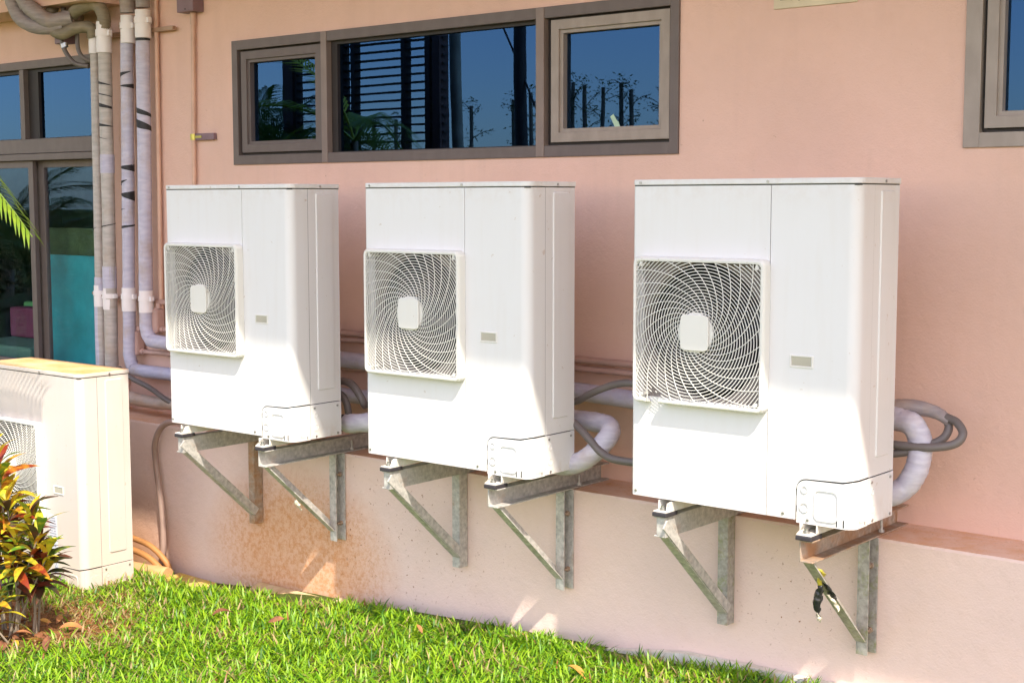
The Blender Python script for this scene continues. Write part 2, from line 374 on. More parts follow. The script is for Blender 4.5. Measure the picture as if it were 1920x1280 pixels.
# main three-light window
x0, x1, z0, z1 = WIN['main']
m = MB(); frame_ring(m, x0, x1, z0, z1, .768, .86, .045, .045, .052, .052)
m.box((-2.522, .764, z0+.0), (-2.477, .86, z1)) if False else None
win = m.build('window', M['frame'], house, bevel=.002, label='long brown three-part window above the first two wall units')
M['frame_mid'] = frame_mat('brown_grey_aluminium', (.22, .165, .14))
m = MB(); m.box((-2.520, .764, z0+.001), (-2.477, .861, z1-.001)); m.build('mullion', M['frame_mid'], win, bevel=.002)
m = MB(); m.box((-1.078, .764, z0+.001), (-1.031, .861, z1-.001)); m.build('mullion', M['frame_mid'], win, bevel=.002)
m = MB(); m.box((-3.19, .845, z0+.05), (-2.522, .858, z1-.05)); m.box((-1.03, .845, z0+.05), (-.345, .858, z1-.05))
# dark rebates beside the sashes (ring only)
m = MB(); frame_ring(m, -3.197, -2.521, z0+.053, z1-.053, .80, .85, .02, .012, .012, .014)
frame_ring(m, -1.03, -.346, z0+.053, z1-.053, .80, .85, .026, .012, .012, .014)
frame_ring(m, -2.476, -1.079, z0+.053, z1-.053, .80, .875, .045, .004, .004, .016)
m.build('rebate', M['frame_dark'], win)
sash_parts(win, -3.178, -2.530, z0+.066, z1-.062, M['frame'], .062)
sash_parts(win, -1.000, -.352, z0+.066, z1-.062, M['frame_light'], .062)
m = MB(); m.box((-2.432, GLASS_Y, z0+.056), (-1.082, GLASS_Y+.006, z1-.068)); m.build('pane', M['glass'], win)
# torn green sticker on the right pane
st = MB(); u = [(-.693, 1.498), (-.676, 1.508), (-.655, 1.478), (-.648, 1.474), (-.634, 1.437), (-.646, 1.430), (-.668, 1.452)]
st.add([(a-.0, GLASS_Y-.0015, b) for a, b in u]+[(a, GLASS_Y, b) for a, b in u], [tuple(range(7)), tuple(range(13, 6, -1))]+[(i, i+7, (i+1) % 7+7, (i+1) % 7) for i in range(7)])
st.build('sticker', simple('pale_green_sticker', (.45, .60, .42), .6), win)
# right window, mostly beyond the frame
x0, x1, z0, z1 = WIN['right']
m = MB(); frame_ring(m, x0, x1, z0, z1, .768, .86, .062, .06, .055, .055)
win = m.build('window', M['frame_right'], house, bevel=.002, label='beige framed window cut off at the right edge')
m = MB(); frame_ring(m, x0+.063, x1-.061, z0+.056, z1-.056, .80, .85, .018, .012, .012, .012); m.build('rebate', M['frame_dark'], win)
sash_parts(win, x0+.076, x1-.08, z0+.07, z1-.07, M['frame_right'], .062)
# left tall window: fixed lights over sliding lights
x0, x1, z0, z1 = WIN['left']
m = MB(); frame_ring(m, x0, x1, z0, z1, .768, .90, .06, .05, .06, .052)
win = m.build('window', M['frame'], house, bevel=.002, label='tall brown window with sliding lower panes behind the pipes')
m = MB(); m.box((x0+.061, .762, 1.43), (x1-.051, .90, 1.522)); m.box((x0+.061, .755, 1.385), (x1-.051, .90, 1.427)); m.build('transom', M['frame'], win, bevel=.002)
for xm in (-5.37, -6.38):
    m = MB(); m.box((xm, .766, 1.523), (xm+.05, .90, z1-.053)); m.build('mullion', M['frame'], win, bevel=.002)
m = MB()
for xa, xb in ((-6.33, -5.371), (-5.319, x1-.051)): frame_ring(m, xa, xb, 1.524, z1-.054, .80, .895, .02 if xa < -6 else .115, .004, .004, .02)
m.build('rebate', M['frame_dark'], win)
for xa, xb in ((x0+.061, -6.381), (-6.31, -5.372), (-5.205, x1-.055)):
    m = MB(); m.box((xa, GLASS_Y, 1.525), (xb, GLASS_Y+.006, z1-.07)); m.build('pane', M['glass'], win)
def slider(xa, xb, yo, stile=.055):
    f = MB(); frame_ring(f, xa, xb, z0+.061, 1.384, yo, yo+.03, stile, stile, .06, .045)
    s = f.build('sliding_sash', M['frame'], win, bevel=.002)
    p = MB(); p.box((xa+stile-.003, yo+.012, z0+.115), (xb-stile+.003, yo+.017, 1.343)); p.build('pane', M['glass_clear'], s)
slider(-6.35, -5.285, .79); slider(-5.345, x1-.052, .835, .115)
slider(x0+.062, -6.30, .835)

# ------------------------------------------------------------------ things inside the left room
b = MB(); b.box((-5.56, .998, -.05), (-4.3, 1.012, .765))
o = b.build('board', simple('teal_board', (.02, .33, .38), .5, var=.35, scale=4), label='teal painted board standing inside behind the left window', cat='board')
b = MB(); b.box((-5.53, 1.02, .60), (-4.3, 1.03, .945))
b.build('screen', simple('green_screen_cloth', (.05, .09, .03), .8, var=.4, scale=9), label='dull green cloth screen above the teal board inside the room', cat='screen')
t_ = thing('sofa', 'pink cushioned seat inside behind the left window pane', 'sofa', (-6.16, 1.03, -.352))
for nm, bb, mt in (('seat', ((-.5, 0, 0), (.38, .5, .46)), (.10, .22, .16)), ('backrest', ((-.5, .5, 0), (.38, .62, .72)), (.09, .30, .10)), ('cushion', ((-.46, .36, .465), (-.06, .495, .69)), (.17, .04, .08)), ('cushion', ((.02, .36, .465), (.34, .495, .69)), (.17, .04, .08))):
    b = MB(); b.box(*bb); b.build(nm, simple(nm+'_fabric', mt, .9), t_, bevel=.02)
b = MB(); b.tube([(-5.64, 1.14, -.352), (-5.64, 1.14, 0), (-5.64, 1.14, .36)], lambda t: .07+.02*math.sin(3*t), 14, 4)
b.build('vase', simple('blue_vase_glaze', (.01, .12, .40), .2), label='tall blue vase inside beside the pink sofa', cat='vase')

# ------------------------------------------------------------------ outdoor unit
W_, D_, H_, S_ = .925, .312, 1.2, .587
CR = .042
def shell(m, prof, zs, skip=lambda s, z: False, closed=False):
    """prof: list of (x,y); extrude through zs, skipping cells; s is mid point of segment"""
    nP = len(prof)
    for j in range(len(zs)-1):
        for i in range(nP-1):
            a, b2 = prof[i], prof[i+1]
            if skip(((a[0]+b2[0])/2, (a[1]+b2[1])/2), (zs[j]+zs[j+1])/2): continue
            m.add([(a[0], a[1], zs[j]), (b2[0], b2[1], zs[j]), (b2[0], b2[1], zs[j+1]), (a[0], a[1], zs[j+1])], [(0, 1, 2, 3)], False)
def corner(cx, cy, r, a0, a1, n=10): return [(cx+r*math.cos(R(a0+(a1-a0)*k/n)), cy+r*math.sin(R(a0+(a1-a0)*k/n))) for k in range(n+1)]
GX0, GX1, GZ0, GZ1 = .027, .590, .367, .916
GCX, GCZ = .306, .643

def grille_bars(gap=None):
    """two families of swirling ribs clipped to the frame opening"""
    m = MB(); X0, X1, Z0, Z1 = GX0+.017, GX1-.017, GZ0+.017, GZ1-.017
    yF, yB = -.041, -.031
    def strip(pts, wd, y0, y1):
        run = []
        def flush(run):
            if len(run) < 2: return
            vs = []
            for i, (x, z) in enumerate(run):
                a = run[max(i-1, 0)]; b2 = run[min(i+1, len(run)-1)]
                tx, tz = b2[0]-a[0], b2[1]-a[1]; L = math.hypot(tx, tz) or 1; nx_, nz_ = -tz/L*wd/2, tx/L*wd/2
                vs += [(x+nx_, y0, z+nz_), (x-nx_, y0, z-nz_), (x-nx_, y1, z-nz_), (x+nx_, y1, z+nz_)]
            m.add(vs, [(4*i+k, 4*i+(k+1) % 4, 4*i+4+(k+1) % 4, 4*i+4+k) for i in range(len(run)-1) for k in range(4)], False)
        for (x, z) in pts:
            ok = X0 <= x <= X1 and Z0 <= z <= Z1
            if ok and gap and gap(x, z): ok = False
            if ok: run.append((x, z))
            else:
                if run and not (X0 <= x <= X1 and Z0 <= z <= Z1):
                    # end exactly at the frame
                    px, pz = run[-1]; tt = 1.
                    for lo, hi, p, q in ((X0, X1, px, x), (Z0, Z1, pz, z)):
                        if q < lo: tt = min(tt, (lo-p)/(q-p))
                        if q > hi: tt = min(tt, (hi-p)/(q-p))
                    run.append((px+(x-px)*tt, pz+(z-pz)*tt))
                flush(run); run = []
        flush(run)
    N = 14
    for k in range(N):
        pts = []; r0 = .064
        for i in range(380):
            r = r0+(.385-r0)*i/379; th = 2*math.pi*k/N - (r-r0)*36 - .6*math.log(r/r0)
            pts.append((GCX+r*math.cos(th), GCZ+r*math.sin(th)))
        strip(pts, .0027, yF+.002, yF+.0038)
    N = 27
    for k in range(N):
        pts = []; r0 = .058
        for i in range(26):
            r = r0*(.39/r0)**(i/25); th = 2*math.pi*k/N+.98*math.log(r/r0)
            pts.append((GCX+r*math.cos(th), GCZ+r*math.sin(th)))
        strip(pts, .0024, yF, yF+.0022)
    return m
def build_unit(label, loc, mats, broken=False):
    wm, cm = mats
    u = thing('outdoor_unit', label, 'air conditioner', loc, 'white outdoor air conditioning units')
    ztop = 1.176
    # --- fan side front panel
    prof = [(0, D_)]+corner(.014, .014, .014, 180, 270, 5)+[(.045, 0), (S_-.030, 0), (S_-.0015, 0)]
    zs = [0, .385, .898, ztop]
    m = MB(); shell(m, prof, zs, lambda s, z: .045 < s[0] < S_-.030 and .385 < z < .898)
    # rim of the opening
    hx0, hx1, hz0, hz1 = .045, S_-.030, .385, .898
    m.add([(hx0, 0, hz0), (hx1, 0, hz0), (hx1, 0, hz1), (hx0, 0, hz1), (hx0, .02, hz0), (hx1, .02, hz0), (hx1, .02, hz1), (hx0, .02, hz1)],
          [(0, 4, 5, 1), (1, 5, 6, 2), (2, 6, 7, 3), (3, 7, 4, 0)])
    m.add([(S_-.0015, 0, 0), (S_-.0015, .012, 0), (S_-.0015, .012, ztop), (S_-.0015, 0, ztop)], [(0, 1, 2, 3)])
    m.build('fan_panel', wm, u)
    # --- service panel wrapping the corner
    base = corner(W_-CR, CR, CR, 270, 360, 12)
    nx_ = [.705, .7065, .710, .716, .724, .733, .745]
    arc = lambda x: .110+math.sqrt(max(0, .04**2-(.745-x)**2)) if x < .745 else .150
    base_edge = lambda p: .150+(.012*max(0, min(1, (p[0]-.86)/.06)) if p[1] < .03 else .012)
    m = MB()
    m.add([(S_+.0015, .012, 0), (S_+.0015, 0, 0), (S_+.0015, 0, ztop), (S_+.0015, .012, ztop)], [(0, 1, 2, 3)])
    m.add([(S_+.0015, 0, 0), (.7047, 0, 0), (.7047, 0, ztop), (S_+.0015, 0, ztop)], [(0, 1, 2, 3)])
    prof = [(x, 0) for x in nx_]+base+[(W_, .112)]
    bot = [.11 if i == 0 else arc(p[0]) if i < 7 else base_edge(p) for i, p in enumerate(prof)]; prof[0] = (.7047, 0)
    for i in range(len(prof)-1):
        p, q = prof[i], prof[i+1]
        m.add([(p[0], p[1], bot[i]), (q[0], q[1], bot[i+1]), (q[0], q[1], ztop), (p[0], p[1], ztop)], [(0, 1, 2, 3)], i > 6)
    # returned lower lip, so that the edge over the cover casts its line of shade
    for i in range(len(prof)-1):
        p, q = prof[i], prof[i+1]
        m.add([(p[0], p[1], bot[i]), (q[0], q[1], bot[i+1]), (q[0]-(.006 if q[1] > .03 else 0), q[1]+.008, bot[i+1]+.002), (p[0]-(.006 if p[1] > .03 else 0), p[1]+.008, bot[i]+.002)], [(3, 2, 1, 0)])
    m.build('service_panel', wm, u)
    # --- piping cover with knock-outs
    pr = [(.7078, 0)]+[(x, 0) for x in nx_[2:]]+base+[(W_, .110)]
    tp_ = [.10]+[arc(x)-.0045 for x in nx_[2:]]+[base_edge(p)-.006 for p in base]+[.156]
    m = MB()
    for i in range(len(pr)-1):
        p, q = pr[i], pr[i+1]
        m.add([(p[0], p[1]+.001, -.010), (q[0], q[1]+.001, -.010), (q[0], q[1]+.001, tp_[i+1]), (p[0], p[1]+.001, tp_[i])], [(0, 1, 2, 3)], i > 5)
    m.add([(.7075, 0, -.010), (.7075, .02, -.010), (.7075, .02, .088), (.7075, 0, .088)], [(0, 1, 2, 3)])
    cov = m.build('piping_cover', wm, u)
    # raised panels and circles on the cover
    m = MB()
    def ring2(m, pts, y0, y1, wd):
        n = len(pts); cx = sum(p[0] for p in pts)/n; cz = sum(p[1] for p in pts)/n
        inn = [(p[0]+(cx-p[0])/math.hypot(cx-p[0], cz-p[1])*wd, p[1]+(cz-p[1])/math.hypot(cx-p[0], cz-p[1])*wd) for p in pts]
        V = [(a, y1, b) for a, b in pts]+[(a, y0, b) for a, b in pts]+[(a, y0, b) for a, b in inn]+[(a, y1, b) for a, b in inn]
        m.add(V, [(k*n+j, k*n+(j+1) % n, (k+1)*n+(j+1) % n, (k+1)*n+j) for k in range(3) for j in range(n)], False)
    ring2(m, rrect(.776, .008, .868, .118, .02), -.003, .002, .004)
    ring2(m, [(.738+.014*math.cos(R(a)), .112+.014*math.sin(R(a))) for a in range(0, 360, 24)], -.0026, .002, .003)
    ring2(m, [(.738+.018*math.cos(R(a)), .048+.018*math.sin(R(a))) for a in range(0, 360, 20)], -.0026, .002, .003)
    m.build('knockout_ring', wm, cov, kind='stuff')
    m = MB()
    for xx, zz in ((.862, -.004), (.888, -.004)): m.box((xx, -.0008, zz), (xx+.003, .002, zz+.026))
    m.box((.7068, -.0008, .03), (.7085, .002, .052)); m.box((W_-.001, .09, -.004), (W_+.0008, .093, .026))
    m.build('slot', M['gap'], cov, kind='stuff')
    m = MB(); m.prism(rrect(.045, .008, .10, .118, .014), W_-.001, W_+.0016, 'x'); m.build('side_relief', wm, cov)
    # --- side panel behind the corner
    m = MB(); m.add([(W_-.001, .1145, .160), (W_-.001, D_, .160), (W_-.001, D_, ztop), (W_-.001, .1145, ztop)], [(0, 1, 2, 3)])
    m.add([(0, D_, 0), (W_-.001, D_, 0), (W_-.001, D_, ztop), (0, D_, ztop)], [(3, 2, 1, 0)])
    m.add([(0, 0.02, 0.001), (W_-.03, .02, 0.001), (W_-.001, D_, 0.001), (0, D_, 0.001)], [(3, 2, 1, 0)])
    sp = m.build('side_panel', wm, u)
    m = MB(); n = 4
    o_ = rrect(.163, .222, .272, 1.158, .01, 3); i_ = rrect(.167, .226, .268, 1.154, .008, 3)
    nn = len(o_)
    m.add([(W_-.001, a, b) for a, b in o_]+[(W_+.0035, a, b) for a, b in i_], [(i, (i+1) % nn, (i+1) % nn+nn, i+nn) for i in range(nn)]+[tuple(range(nn, 2*nn))])
    m.build('raised_panel', wm, sp)
    # --- lower valve plate
    m = MB(); m.box((W_-.004, .1145, -.008), (W_+.001, D_, .156)); vp = m.build('valve_plate', wm, u, bevel=.001)
    m = MB()
    for zz, rr_ in ((.106, .013), (.046, .016)):
        pts = [(.146+rr_*math.cos(R(a)), zz+rr_*math.sin(R(a))) for a in range(0, 360, 20)]; k = len(pts)
        inn = [(.146+(rr_-.003)*math.cos(R(a)), zz+(rr_-.003)*math.sin(R(a))) for a in range(0, 360, 20)]
        V = [(W_+.001, a, b) for a, b in pts]+[(W_+.0024, a, b) for a, b in pts]+[(W_+.0024, a, b) for a, b in inn]+[(W_+.001, a, b) for a, b in inn]
        m.add(V, [(q*k+j, q*k+(j+1) % k, (q+1)*k+(j+1) % k, (q+1)*k+j) for q in range(3) for j in range(k)])
    m.build('knockout_ring', wm, vp, kind='stuff')
    # --- dark inner body: gaps between panels look into it
    m = MB(); m.box((S_-.012, .0125, .004), (W_-.013, D_-.01, 1.174)); m.box((.012, .03, .004), (S_-.013, D_-.01, .383)); m.box((.012, .03, .90), (S_-.013, D_-.01, 1.174))
    m.box((.004, .285, .384), (S_-.014, D_-.012, .899)); m.build('inner_casing', M['gap'], u)
    # --- bell mouth, fan, condenser
    m = MB(); K = 48; sq = []
    for k in range(K):
        a = 2*math.pi*k/K; cx_, sz_ = math.cos(a), math.sin(a); f = .262/max(abs(cx_), abs(sz_)); sq.append((GCX-.005+f*cx_, GCZ+f*sz_))
    rings = [[(a, .018, b) for a, b in sq]]+[[(GCX+rd*math.cos(2*math.pi*k/K), yy, GCZ+rd*math.sin(2*math.pi*k/K)) for k in range(K)] for rd, yy in ((.2605, .018), (.256, .021), (.252, .03), (.250, .06))]
    m.add([p for r_ in rings for p in r_], [(q*K+j, q*K+(j+1) % K, (q+1)*K+(j+1) % K, (q+1)*K+j) for q in range(4) for j in range(K)], True)
    m.build('bell_mouth', M['bell'], u)
    m = MB(); r1 = [[(GCX+rd*math.cos(2*math.pi*k/K), yy, GCZ+rd*math.sin(2*math.pi*k/K)) for k in range(K)] for rd, yy in ((.250, .0602), (.250, .258), (.02, .2585))]
    m.add([p for r_ in r1 for p in r_], [(q*K+j, q*K+(j+1) % K, (q+1)*K+(j+1) % K, (q+1)*K+j) for q in range(2) for j in range(K)], True)
    m.build('fan_shroud', M['fan'], u)
    fan = MB(); fan.tube([(GCX, .05, GCZ), (GCX, .13, GCZ)], .06, 24, 1)
    fan_o = fan.build('fan', M['fan'], u)
    for k in range(3):
        bl = MB(); nb = 9; vs = []
        for i in range(nb):
            for j in range(6):
                r = .055+(.225-.055)*j/5; th = 2*math.pi*k/3+(i/(nb-1)-.5)*1.45+.7*(r-.055)/.17
                vs.append((GCX+r*math.cos(th), .055+.075*i/(nb-1), GCZ+r*math.sin(th)))
        fs = [(i*6+j, i*6+j+1, (i+1)*6+j+1, (i+1)*6+j) for i in range(nb-1) for j in range(5)]
        bl.add(vs, fs, True); bl.build('blade', M['fan'], fan_o)
    m = MB()
    for k in range(34): zz = .392+.015*k; m.box((.05, .262, zz), (S_-.035, .284, zz+.004))
    m.build('condenser_fins', M['fin'], u, kind='stuff')
    # --- grille
    m = MB(); o1 = rrect(GX0, GZ0, GX1, GZ1, .026, 6); n = len(o1)
    def off(d, rr): return rrect(GX0+d, GZ0+d, GX1-d, GZ1-d, rr, 6)
    rings = [[(a, -.001, b) for a, b in off(0, .026)], [(a, -.034, b) for a, b in off(.001, .025)], [(a, -.042, b) for a, b in off(.006, .021)], [(a, -.043, b) for a, b in off(.010, .019)], [(a, -.042, b) for a, b in off(.0165, .016)], [(a, -.030, b) for a, b in off(.018, .015)]]
    fs = []
    for q in range(5):
        for j in range(n):
            if broken:
                xm = sum(rings[q][jj % n][0] for jj in (j, j+1))/2; zm = sum(rings[q][jj % n][2] for jj in (j, j+1))/2
                # bottom rail: split below, so drop the long bottom segment here
                if zm < GZ0+.024 and GX0+.03 < xm < GX1-.03: continue
            fs.append((q*n+j, q*n+(j+1) % n, (q+1)*n+(j+1) % n, (q+1)*n+j))
    m.add([p for r_ in rings for p in r_], fs, True)
    m.sm = [abs(1) > 2 for _ in m.sm]
    if broken:
        prof_b = [(-.001, GZ0), (-.034, GZ0+.001), (-.042, GZ0+.006), (-.043, GZ0+.010), (-.042, GZ0+.0165), (-.030, GZ0+.018)]
        for xa, xb in ((GX0+.026, .088), (.148, GX1-.026)):
            k = len(prof_b); m.add([(xa, a, b) for a, b in prof_b]+[(xb+(-.006 if i % 2 else .004 if xb < .2 else 0), a, b) for i, (a, b) in enumerate(prof_b)], [(i, i+1, k+i+1, k+i) for i in range(k-1)]+[tuple(range(k)), tuple(range(2*k-1, k-1, -1))])
    gr = m.build('grille', cm, u)
    gap = (lambda x, z: .080 < x < .155 and z < .408+.014*math.sin(x*260)) if broken else None
    grille_bars(gap).build('grille_ribs', cm, gr, kind='stuff')
    m = MB(); m.cyl((GCX, -.030, GCZ), (GCX, -.0405, GCZ), .074, 36); m.build('hub_disc', cm, gr, bevel=.002)
    m = MB(); pl = []
    for k in range(32):
        a = 2*math.pi*k/32; ca, sa = math.cos(a), math.sin(a); e = (abs(ca)**9+abs(sa)**9)**(-1/9.); pl.append((GCX+.060*e*ca, GCZ+.066*e*sa))
    m.prism(pl, -.0435, -.050, 'y'); m.build('hub_plate', cm, gr, bevel=.002)
    for xx, zz in ((GX0+.035, GZ0+.03), (GX1-.035, GZ0+.03), (GX0+.035, GZ1-.03), (GX1-.035, GZ1-.03)):
        m = MB(); m.cyl((xx, -.036, zz), (xx, .016, zz), .008, 10); sg = 1 if zz > .6 else -1
        m.box((xx-.004, -.038, min(zz, zz+sg*.02)), (xx+.004, -.012, max(zz, zz+sg*.02)))
        m.build('fixing_post', cm, gr)
    # --- handle
    m = MB(); frame_ring(m, .672, .762, .541, .585, -.0035, .001, .006, .006, .006, .006); hd = m.build('handle', cm, u, bevel=.001)
    m = MB(); m.add([(.677, -.001, .546), (.757, -.001, .546), (.757, -.001, .58), (.677, -.001, .58), (.684, .011, .551), (.750, .011, .551), (.750, .011, .576), (.684, .011, .576)],
                    [(0, 4, 5, 1)[::-1], (1, 5, 6, 2)[::-1], (2, 6, 7, 3)[::-1], (3, 7, 4, 0)[::-1], (4, 5, 6, 7)])
    m.v = [(x, -.0008 if y < 0 else y-.0125+.0, z) for x, y, z in m.v] if False else m.v
    m2 = MB(); m2.box((.679, -.0012, .547), (.756, -.0006, .579)); m2.build('recess', M['cream_handle'], hd)
    # --- lid
    lp = corner(.018, .018, .021, 180, 270, 5)+corner(W_-CR, CR, CR+.003, 270, 360, 10)+[(W_+.003, D_+.004), (-.003, D_+.004)]
    m = MB(); m.prism(lp, 1.180, 1.2003); lid = m.build('lid', wm, u, bevel=.003)
    m = MB(); lp2 = [(min(max(a, .004), W_-.004), max(b, .004)) for a, b in lp]; m.prism(lp2, 1.174, 1.181); m.build('lid_gap', M['gap'], lid)
    # --- screws
    sc = MB(); sc.cyl((0, .001, 0), (0, -.0035, 0), .0052, 10); scm = sc.mesh('screw'); scm.materials.append(M['steel'])
    sx = MB(); sx.cyl((-.001, 0, 0), (.0035, 0, 0), .0052, 10); sxm = sx.mesh('screw'); sxm.materials.append(M['steel'])
    for xx, zz, y in ((.035, 1.189, -.003), (S_-.012, 1.189, -.003), (.022, .018, 0), (.655, .016, 0), (.752, .004, 0)): link('screw', scm, u, (xx, y, zz))
    for yy, zz in ((.19, 1.189), (.136, .140), (.286, .138), (.146, .004), (.288, .004)): link('screw', sxm, u, (W_+(.003 if zz > 1 else .001), yy, zz))
    return u
U3 = build_unit('largest white outdoor unit at right, its fan grille broken at the lower left corner', (0, 0, 0), (M['white'], M['cream']), True)
U2 = build_unit('middle of the three wall-hung white outdoor units, between the other two', (-1.434, 0, 0), (M['white'], M['cream']))
U1 = copy_tree(U2); U1.location = (-2.85, 0, .001); U1['label'] = 'smallest-looking wall-hung white outdoor unit, next to the vertical pipes'
U0 = build_unit('cream white outdoor unit standing in the grass with orange dust on its lid', (-4.283, -.2, -.977), (M['white_warm'], M['cream']))
for ch in U0.children:
    if ch.name.startswith('lid'): 
        lid0 = ch
dm_ = MB(); dm_.prism([(-.001, .0), (.9, .0), (W_+.001, .03), (W_+.001, D_+.002), (-.001, D_+.002)], 1.2005, 1.2022); dm_.build('dust_layer', M['orange_dust'], lid0)
# type plate and warning print on the standing unit
M['print'] = simple('grey_print', (.25, .25, .30), .7); M['label'] = simple('label_paper', (.62, .62, .68), .5)
m = MB(); m.box((.615, -.0012, .23), (.69, .0, .42)); lb = m.build('type_label', M['label'], U0)
m = MB()
for k in range(9): m.box((.620, -.0018, .29+.014*k), (.620+.03+.012*((k*5) % 3), -.0011, .2935+.014*k)); m.box((.662, -.0018, .29+.014*k), (.662+.010+.005*((k*7) % 4), -.0011, .2935+.014*k))
for xx in (.65, .672): m.cyl((xx, -.0018, .255), (xx, -.0011, .255), .007, 10)
m.build('printed_lines', M['print'], lb, kind='stuff')
m = MB(); m.box((.655, -.0012, .10), (.69, .0, .17)); wl = m.build('warning_label', M['label'], U0)
m = MB()
tri = [(.6725, .158), (.661, .136), (.684, .136)]
for i in range(3):
    a, b2 = Vector((tri[i][0], -.0015, tri[i][1])), Vector((tri[(i+1) % 3][0], -.0015, tri[(i+1) % 3][1])); d = (b2-a).normalized(); m.bar(a, b2, Vector((-d.z, 0, d.x))*.0012, (0, .0004, 0))
for k in range(3): m.box((.659, -.0018, .106+.008*k), (.686, -.0011, .109+.008*k))
m.build('printed_lines', M['print'], wl, kind='stuff')

# ------------------------------------------------------------------ brackets
def build_bracket(x, side, label, mat, mat2):
    """side +1: channel open to the right (web on the left); -1 mirrored. x is the web side"""
    b = thing('wall_bracket', label, 'bracket', (x, 0, 0), 'steel wall brackets under the outdoor units')
    s = side; T = .006
    X = lambda a: a*s
    def bx(m, xa, xb, ya, yb, za, zb): m.box((min(X(xa), X(xb)), ya, za), (max(X(xa), X(xb)), yb, zb))
    m = MB(); bx(m, 0, T, -.03, .765, -.142, -.062); bx(m, T, .052, -.03, .765, -.142, -.142+T); bx(m, T, .052, -.03, .765, -.062-T, -.062)
    if s < 0: bx(m, T, .040, -.030, -.026, -.136, -.068)
    beam = m.build('beam', mat, b, bevel=.0015)
    m = MB(); bx(m, 0.002, T+.002, .43, .486, -.587, -.1425); bx(m, T+.002, .048, .43, .436, -.587, -.1425); bx(m, T+.002, .060, .480, .486, -.587, -.1425)
    m.build('post', mat2, b, bevel=.0015)
    # brace: angle iron from beam front down to the post foot
    p, q = Vector((X(.022), -.005, -.143)), Vector((X(.022), .428, -.535)); d = (q-p).normalized(); n = Vector((0, -d.z, d.y))
    if n.z > 0: n = -n
    m = MB(); m.bar(p-n*.0, q-n*.0, (.021, 0, 0), n*.003)
    side_v = Vector((X(-.019), 0, 0)) if s > 0 else Vector((.0235, 0, 0))
    m.bar(p+side_v-n*.020+d*(.05 if s > 0 else -.06), q+side_v-n*.020, (.003, 0, 0), n*.0195)
    m.build('brace', mat2 if s > 0 else mat, b, bevel=.001)
    if s > 0:
        for zz in (-.25, -.50):
            m = MB(); m.cyl((X(.035), .484, zz), (X(.035), .452, zz), .006, 8); m.cyl((X(.035), .479, zz), (X(.035), .468, zz), .0125, 6); m.build('bolt', M['galv_rust'], b)
        m = MB(); m.cyl((X(.034), .56, -.136), (X(.034), .56, -.09), .006, 8); m.cyl((X(.034), .56, -.136), (X(.034), .56, -.126), .012, 6); m.build('bolt', M['galv'], b)
    # rubber block and steel foot plate carrying the unit
    m = MB(); bx(m, -.010, .052, -.044, .040, -.0615, -.045); m.build('rubber_pad', M['rubber'], b, bevel=.003)
    m = MB(); zf = -.0445
    bx(m, -.008, .050, -.040, .34, zf, zf+.005); 
    m.add([(X(-.008), -.040, zf+.005), (X(.006), -.012, zf+.032), (X(.006), .0, zf+.032), (X(-.008), .0, zf+.005)], [(0, 1, 2, 3)])
    bx(m, -.008, -.004, -.018, .34, zf+.005, -.006); bx(m, .048, .052, -.002, .34, zf+.005, -.006)
    m.build('foot_plate', M['cream'], b, bevel=.001)
    m = MB(); m.cyl((X(.02), -.018, zf+.004), (X(.02), -.018, zf+.024), .0075, 8); m.cyl((X(.02), -.018, zf+.004), (X(.02), -.018, zf+.014), .013, 6); m.build('bolt', M['steel'], b)
    return b
build_bracket(.178, -1, 'mossy left bracket under the right outdoor unit', M['galv'], M['galv_moss'])
build_bracket(.738, 1, 'right bracket under the right outdoor unit, plastic strip tied to its brace', M['galv_rust'], M['galv_moss'])
build_bracket(-1.262, -1, 'grey left bracket under the middle outdoor unit', M['galv'], M['galv'])
build_bracket(-.700, 1, 'right bracket under the middle outdoor unit, with bolts showing', M['galv'], M['galv'])
build_bracket(-2.715, -1, 'rust stained left bracket under the left wall unit', M['galv'], M['galv_rust'])
build_bracket(-2.142, 1, 'right bracket under the left wall unit, white scrap tied to its brace', M['galv'], M['galv'])

# tied plastic strip and white scrap on braces
def crumple(name, pts, wd, mat, label, cat, seed):
    rr = random.Random(seed); P = smooth_path(pts, 6); vs = []
    for i, p in enumerate(P):
        t = i/(len(P)-1); wv = wd*(.25+.75*math.sin(math.pi*min(1, t*1.1+.05)))
        for j in range(5):
            a = (j/4-.5)*2; vs.append((p.x+a*wv+rr.uniform(-.003, .003), p.y-(1-a*a)*wv*.7+rr.uniform(-.005, .005), p.z+rr.uniform(-.004, .004)))
    n = len(P); m = MB(); m.add(vs, [(i*5+j, i*5+j+1, (i+1)*5+j+1, (i+1)*5+j) for i in range(n-1) for j in range(4)], True)
    o = m.mesh(name); o.materials.append(mat); ob = link(name, o, None, label=label, cat=cat)
    sd_ = ob.modifiers.new('solid', 'SOLIDIFY'); sd_.thickness = .0015
    return ob
M['blackplastic'] = simple('black_plastic_film', (.02, .02, .02), .2); M['yellowtape'] = simple('yellow_tape', (.60, .50, .06), .4); M['palefilm'] = simple('pale_film', (.62, .56, .42), .5)
st_root = thing('plastic_strip', 'knotted black and yellow plastic strip hanging from the brace of the right bracket', 'plastic strip', (0, 0, 0))
